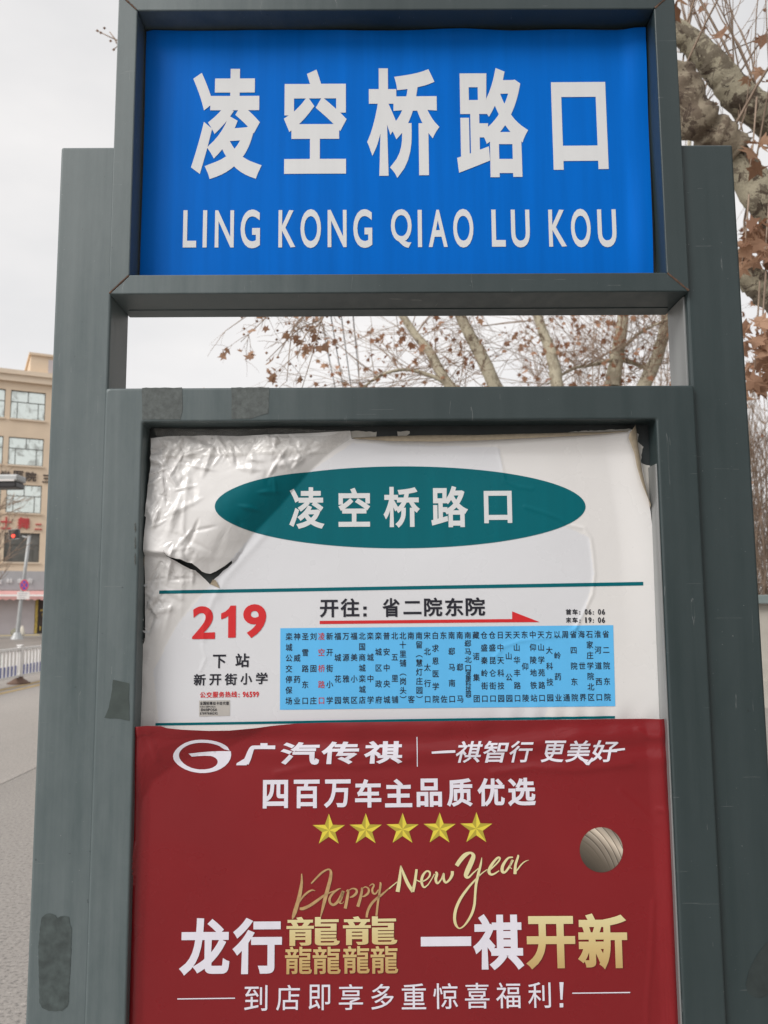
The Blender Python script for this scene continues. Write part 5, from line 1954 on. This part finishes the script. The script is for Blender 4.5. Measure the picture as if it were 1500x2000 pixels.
def disc(name, r_out, r_in, y, mat, parent, sx=1.0):
    n = 32
    vs_, fs_ = [], []
    for i in range(n):
        a = 2 * math.pi * i / n
        for rr in (r_out, r_in):
            vs_.append((cN.x + sx * rr * math.cos(a), y, cN.z + rr * 1.32 * math.sin(a)))
    for i in range(n):
        j = (i + 1) % n
        fs_.append((2 * i, 2 * j, 2 * j + 1, 2 * i + 1))
    return mesh_obj(name, vs_, fs_, mat, parent)


bm = bmesh.new()
bmesh.ops.create_cone(bm, segments=32, radius1=rN, radius2=rN, depth=0.03, cap_ends=True, matrix=Matrix.Translation(cN) @ Matrix.Diagonal((1, 1, 1.32, 1)) @ Matrix.Rotation(math.pi / 2, 4, 'X'))
bm_obj('sign_disc', bm, M['signblue'], NS)
disc('red_ring', rN, rN * 0.78, cN.y - 0.018, M['signring'], NS)
bm = bmesh.new()
for k, sg in enumerate((1, -1)):
    q = box(bm, -rN * 0.8, rN * 0.8, -0.022 - .003 * k, -0.018 - .003 * k, -rN * .10, rN * .10)
    bmesh.ops.transform(bm, matrix=Matrix.Translation(cN) @ Matrix.Diagonal((1, 1, 1.32, 1)) @ Matrix.Rotation(sg * math.pi / 4, 4, 'Y'), verts=q)
bm_obj('red_cross', bm, M['signring'], NS)
bm = bmesh.new()
pl = U(45.5, 1163, YS - 0.14)
box(bm, pl.x - .33, pl.x + .33, pl.y - .012, pl.y + .012, pl.z - .2, pl.z + .2)
plate = bm_obj('plate', bm, M['awningw'], NS)
bm = bmesh.new()
for k in range(3):
    box(bm, pl.x - .25, pl.x + .25 - .08 * k, pl.y - .016, pl.y - .0125, pl.z + .09 - .11 * k, pl.z + .13 - .11 * k)
bm_obj('plate_lettering', bm, M['fascia'], plate)

# lamp housing that reaches in from the left edge
YL = 14.0
LH = empty('signal_lamp', U(-10, 945, YL))
tag(LH, 'grey and black horizontal lamp housing reaching in from the left edge', 'signal lamp')
a, b_ = U(-60, 955, YL), U(43.5, 929, YL)
bm = bmesh.new()
box(bm, a.x, b_.x, YL - .18, YL + .18, a.z + .11, b_.z)
bm_obj('upper_housing', bm, M['galv'], LH, bevel=0.03, seg=3)
bm = bmesh.new()
box(bm, a.x, b_.x - 0.03, YL - .17, YL + .17, a.z, a.z + .108)
bm_obj('lower_housing', bm, M['black'], LH, bevel=0.02)
bm = bmesh.new()
box(bm, a.x, b_.x - 0.05, YL - .195, YL - .172, a.z + .105, a.z + .135)
bm_obj('bright_edge', bm, M['awningw'], LH)
wv_ = Wood(1)
wv_.tube([(a.x - 2.2, YL, a.z + .16), (a.x, YL, a.z + .16)], [0.05, 0.05], 8)
wv_.tube([(a.x - 2.2, YL, 0), (a.x - 2.2, YL, a.z + .3)], [0.09, 0.08], 10)
mesh_obj('support_pole', wv_.v, wv_.f, M['galv'], LH, True)

# ------------------------------------------------------------------ road barrier
M['whitemetal'] = simple('white_barrier_paint', (0.74, 0.73, 0.72), 0.45, 0.05, 4)
M['bluemetal'] = simple('blue_barrier_paint', (0.14, 0.16, 0.36), 0.5, 0.1, 4)
M['rubber'] = simple('brown_dusty_base', (0.15, 0.095, 0.07), 0.9, 0.15, 6)
XBAR, YBAR = U(37, 1327, 17.9).x, 17.9


def tree_copy(o, parent=None):
    c = o.copy()
    COL.objects.link(c)
    if parent:
        c.parent = parent
    for ch in [q for q in bpy.data.objects if q.parent == o]:
        tree_copy(ch, c)
    return c


BP = empty('road_barrier', (XBAR, YBAR, 0))
bm = bmesh.new()
PLN = 3.0
box(bm, -.03, .03, 0.055, PLN - .055, 0.72, 0.77)
box(bm, -.03, .03, 0.055, PLN - .055, 0.14, 0.19)
o = bm_obj('rails', bm, M['whitemetal'])
o.parent = BP
bm = bmesh.new()
nb = 17
for k in range(nb):
    y = 0.12 + (PLN - 0.24) * k / (nb - 1)
    box(bm, -.018, .018, y - .022, y + .022, 0.191, 0.719)
o = bm_obj('balusters', bm, M['whitemetal'])
o.parent = BP
bm = bmesh.new()
box(bm, -.014, .014, -.03, .03, 0.192, 0.40)
o = bm_obj('blue_bar', bm, M['bluemetal'])
for k in range(nb - 1):
    q = o if k == 0 else o.copy()
    if k:
        COL.objects.link(q)
    q.parent = BP
    q.location = (0, 0.12 + (PLN - 0.24) * (k + .5) / (nb - 1), 0)
bm = bmesh.new()
box(bm, -.05, .05, -.05, .05, 0.10, 0.80)
box(bm, -.062, .062, -.062, .062, 0.802, 0.83)
o = bm_obj('barrier_post', bm, M['whitemetal'], bevel=0.008)
o.parent = BP
bm = bmesh.new()
bmesh.ops.create_cone(bm, segments=20, radius1=0.23, radius2=0.085, depth=0.10, cap_ends=True, matrix=Matrix.Translation((0, 0, 0.07)))
bmesh.ops.create_cone(bm, segments=20, radius1=0.235, radius2=0.235, depth=0.03, cap_ends=True, matrix=Matrix.Translation((0, 0, 0.0155)))
bmesh.ops.create_cone(bm, segments=16, radius1=0.085, radius2=0.08, depth=0.035, cap_ends=True, matrix=Matrix.Translation((0, 0, 0.14)))
o = bm_obj('barrier_base', bm, M['rubber'])
o.parent = BP
tag(BP, 'white road barrier panel with blue lower bars on a brown base, right of its post', 'road barrier', 'white road barriers in mid road')
for k, lab in ((-1, 'white road barrier panel with blue bars entering at the left picture edge'), (-2, 'nearer white road barrier panel just outside the left edge'), (1, 'farther white road barrier panel hidden behind the left post')):
    c = tree_copy(BP)
    c.location = (XBAR, YBAR + PLN * k, 0)
    c['label'] = lab

# small things by the far pole
M['sack'] = simple('grey_green_sack', (0.22, 0.21, 0.16), 0.9, 0.2, 5)
M['palebag'] = simple('pale_bag', (0.60, 0.56, 0.48), 0.85, 0.1, 5)


def blob(name, px_, py_, Y, sx, sz, mat, label, cat, taper):
    b_ = U(px_, py_, Y)
    bm = bmesh.new()
    bmesh.ops.create_icosphere(bm, subdivisions=3, radius=1.0)
    for v_ in bm.verts:
        c = v_.co
        k_ = 1 - taper * (c.z + 1) / 2
        n_ = 1 + 0.18 * noise.noise(c * 1.7 + Vector((px_, 0, 0)))
        v_.co = Vector((c.x * sx * k_ * n_, c.y * sx * 0.8 * k_ * n_, max(0, (c.z + 0.86)) * sz / 1.86 * n_))
    bmesh.ops.translate(bm, verts=bm.verts[:], vec=(b_.x, Y, 0.022))
    return tag(bm_obj(name, bm, mat, smooth=True), label, cat)


blob('sack', 28.5, 1228, 47.5, 0.22, 0.46, M['sack'], 'round grey-green sack on the far pavement left of the signal pole', 'sack', 0.1)
blob('bag', 43, 1229, 47.5, 0.22, 0.62, M['palebag'], 'tall pale bag on the far pavement right of the signal pole', 'bag', 0.6)

# bare street tree in front of the building at the left edge
w_ = Wood(91)
R = w_.r
base = U(-14, 1200, 40)
base.z = 0
w_.limb([base + Vector((0, 0, -.1)), base + Vector((.1, 0, 3)), base + Vector((0, 0, 7))], 0.16, 0.07, 8, 0.1)
for _ in range(24):
    z = R.uniform(2.5, 7)
    w_.twig(base + Vector((0, 0, z)), Vector((R.uniform(-1, 1), R.uniform(-1, 1), R.uniform(.3, 1.1))), R.uniform(0.9, 2.0), 0.028, 2, 0.0, 0.1, 0.03, 0.7, 4)
w_.build('bare_street_tree', base, 'thin bare street tree before the tan building at the left edge', 'tree', M['twigwood'], M['leaf'])

bpy.context.view_layer.update()
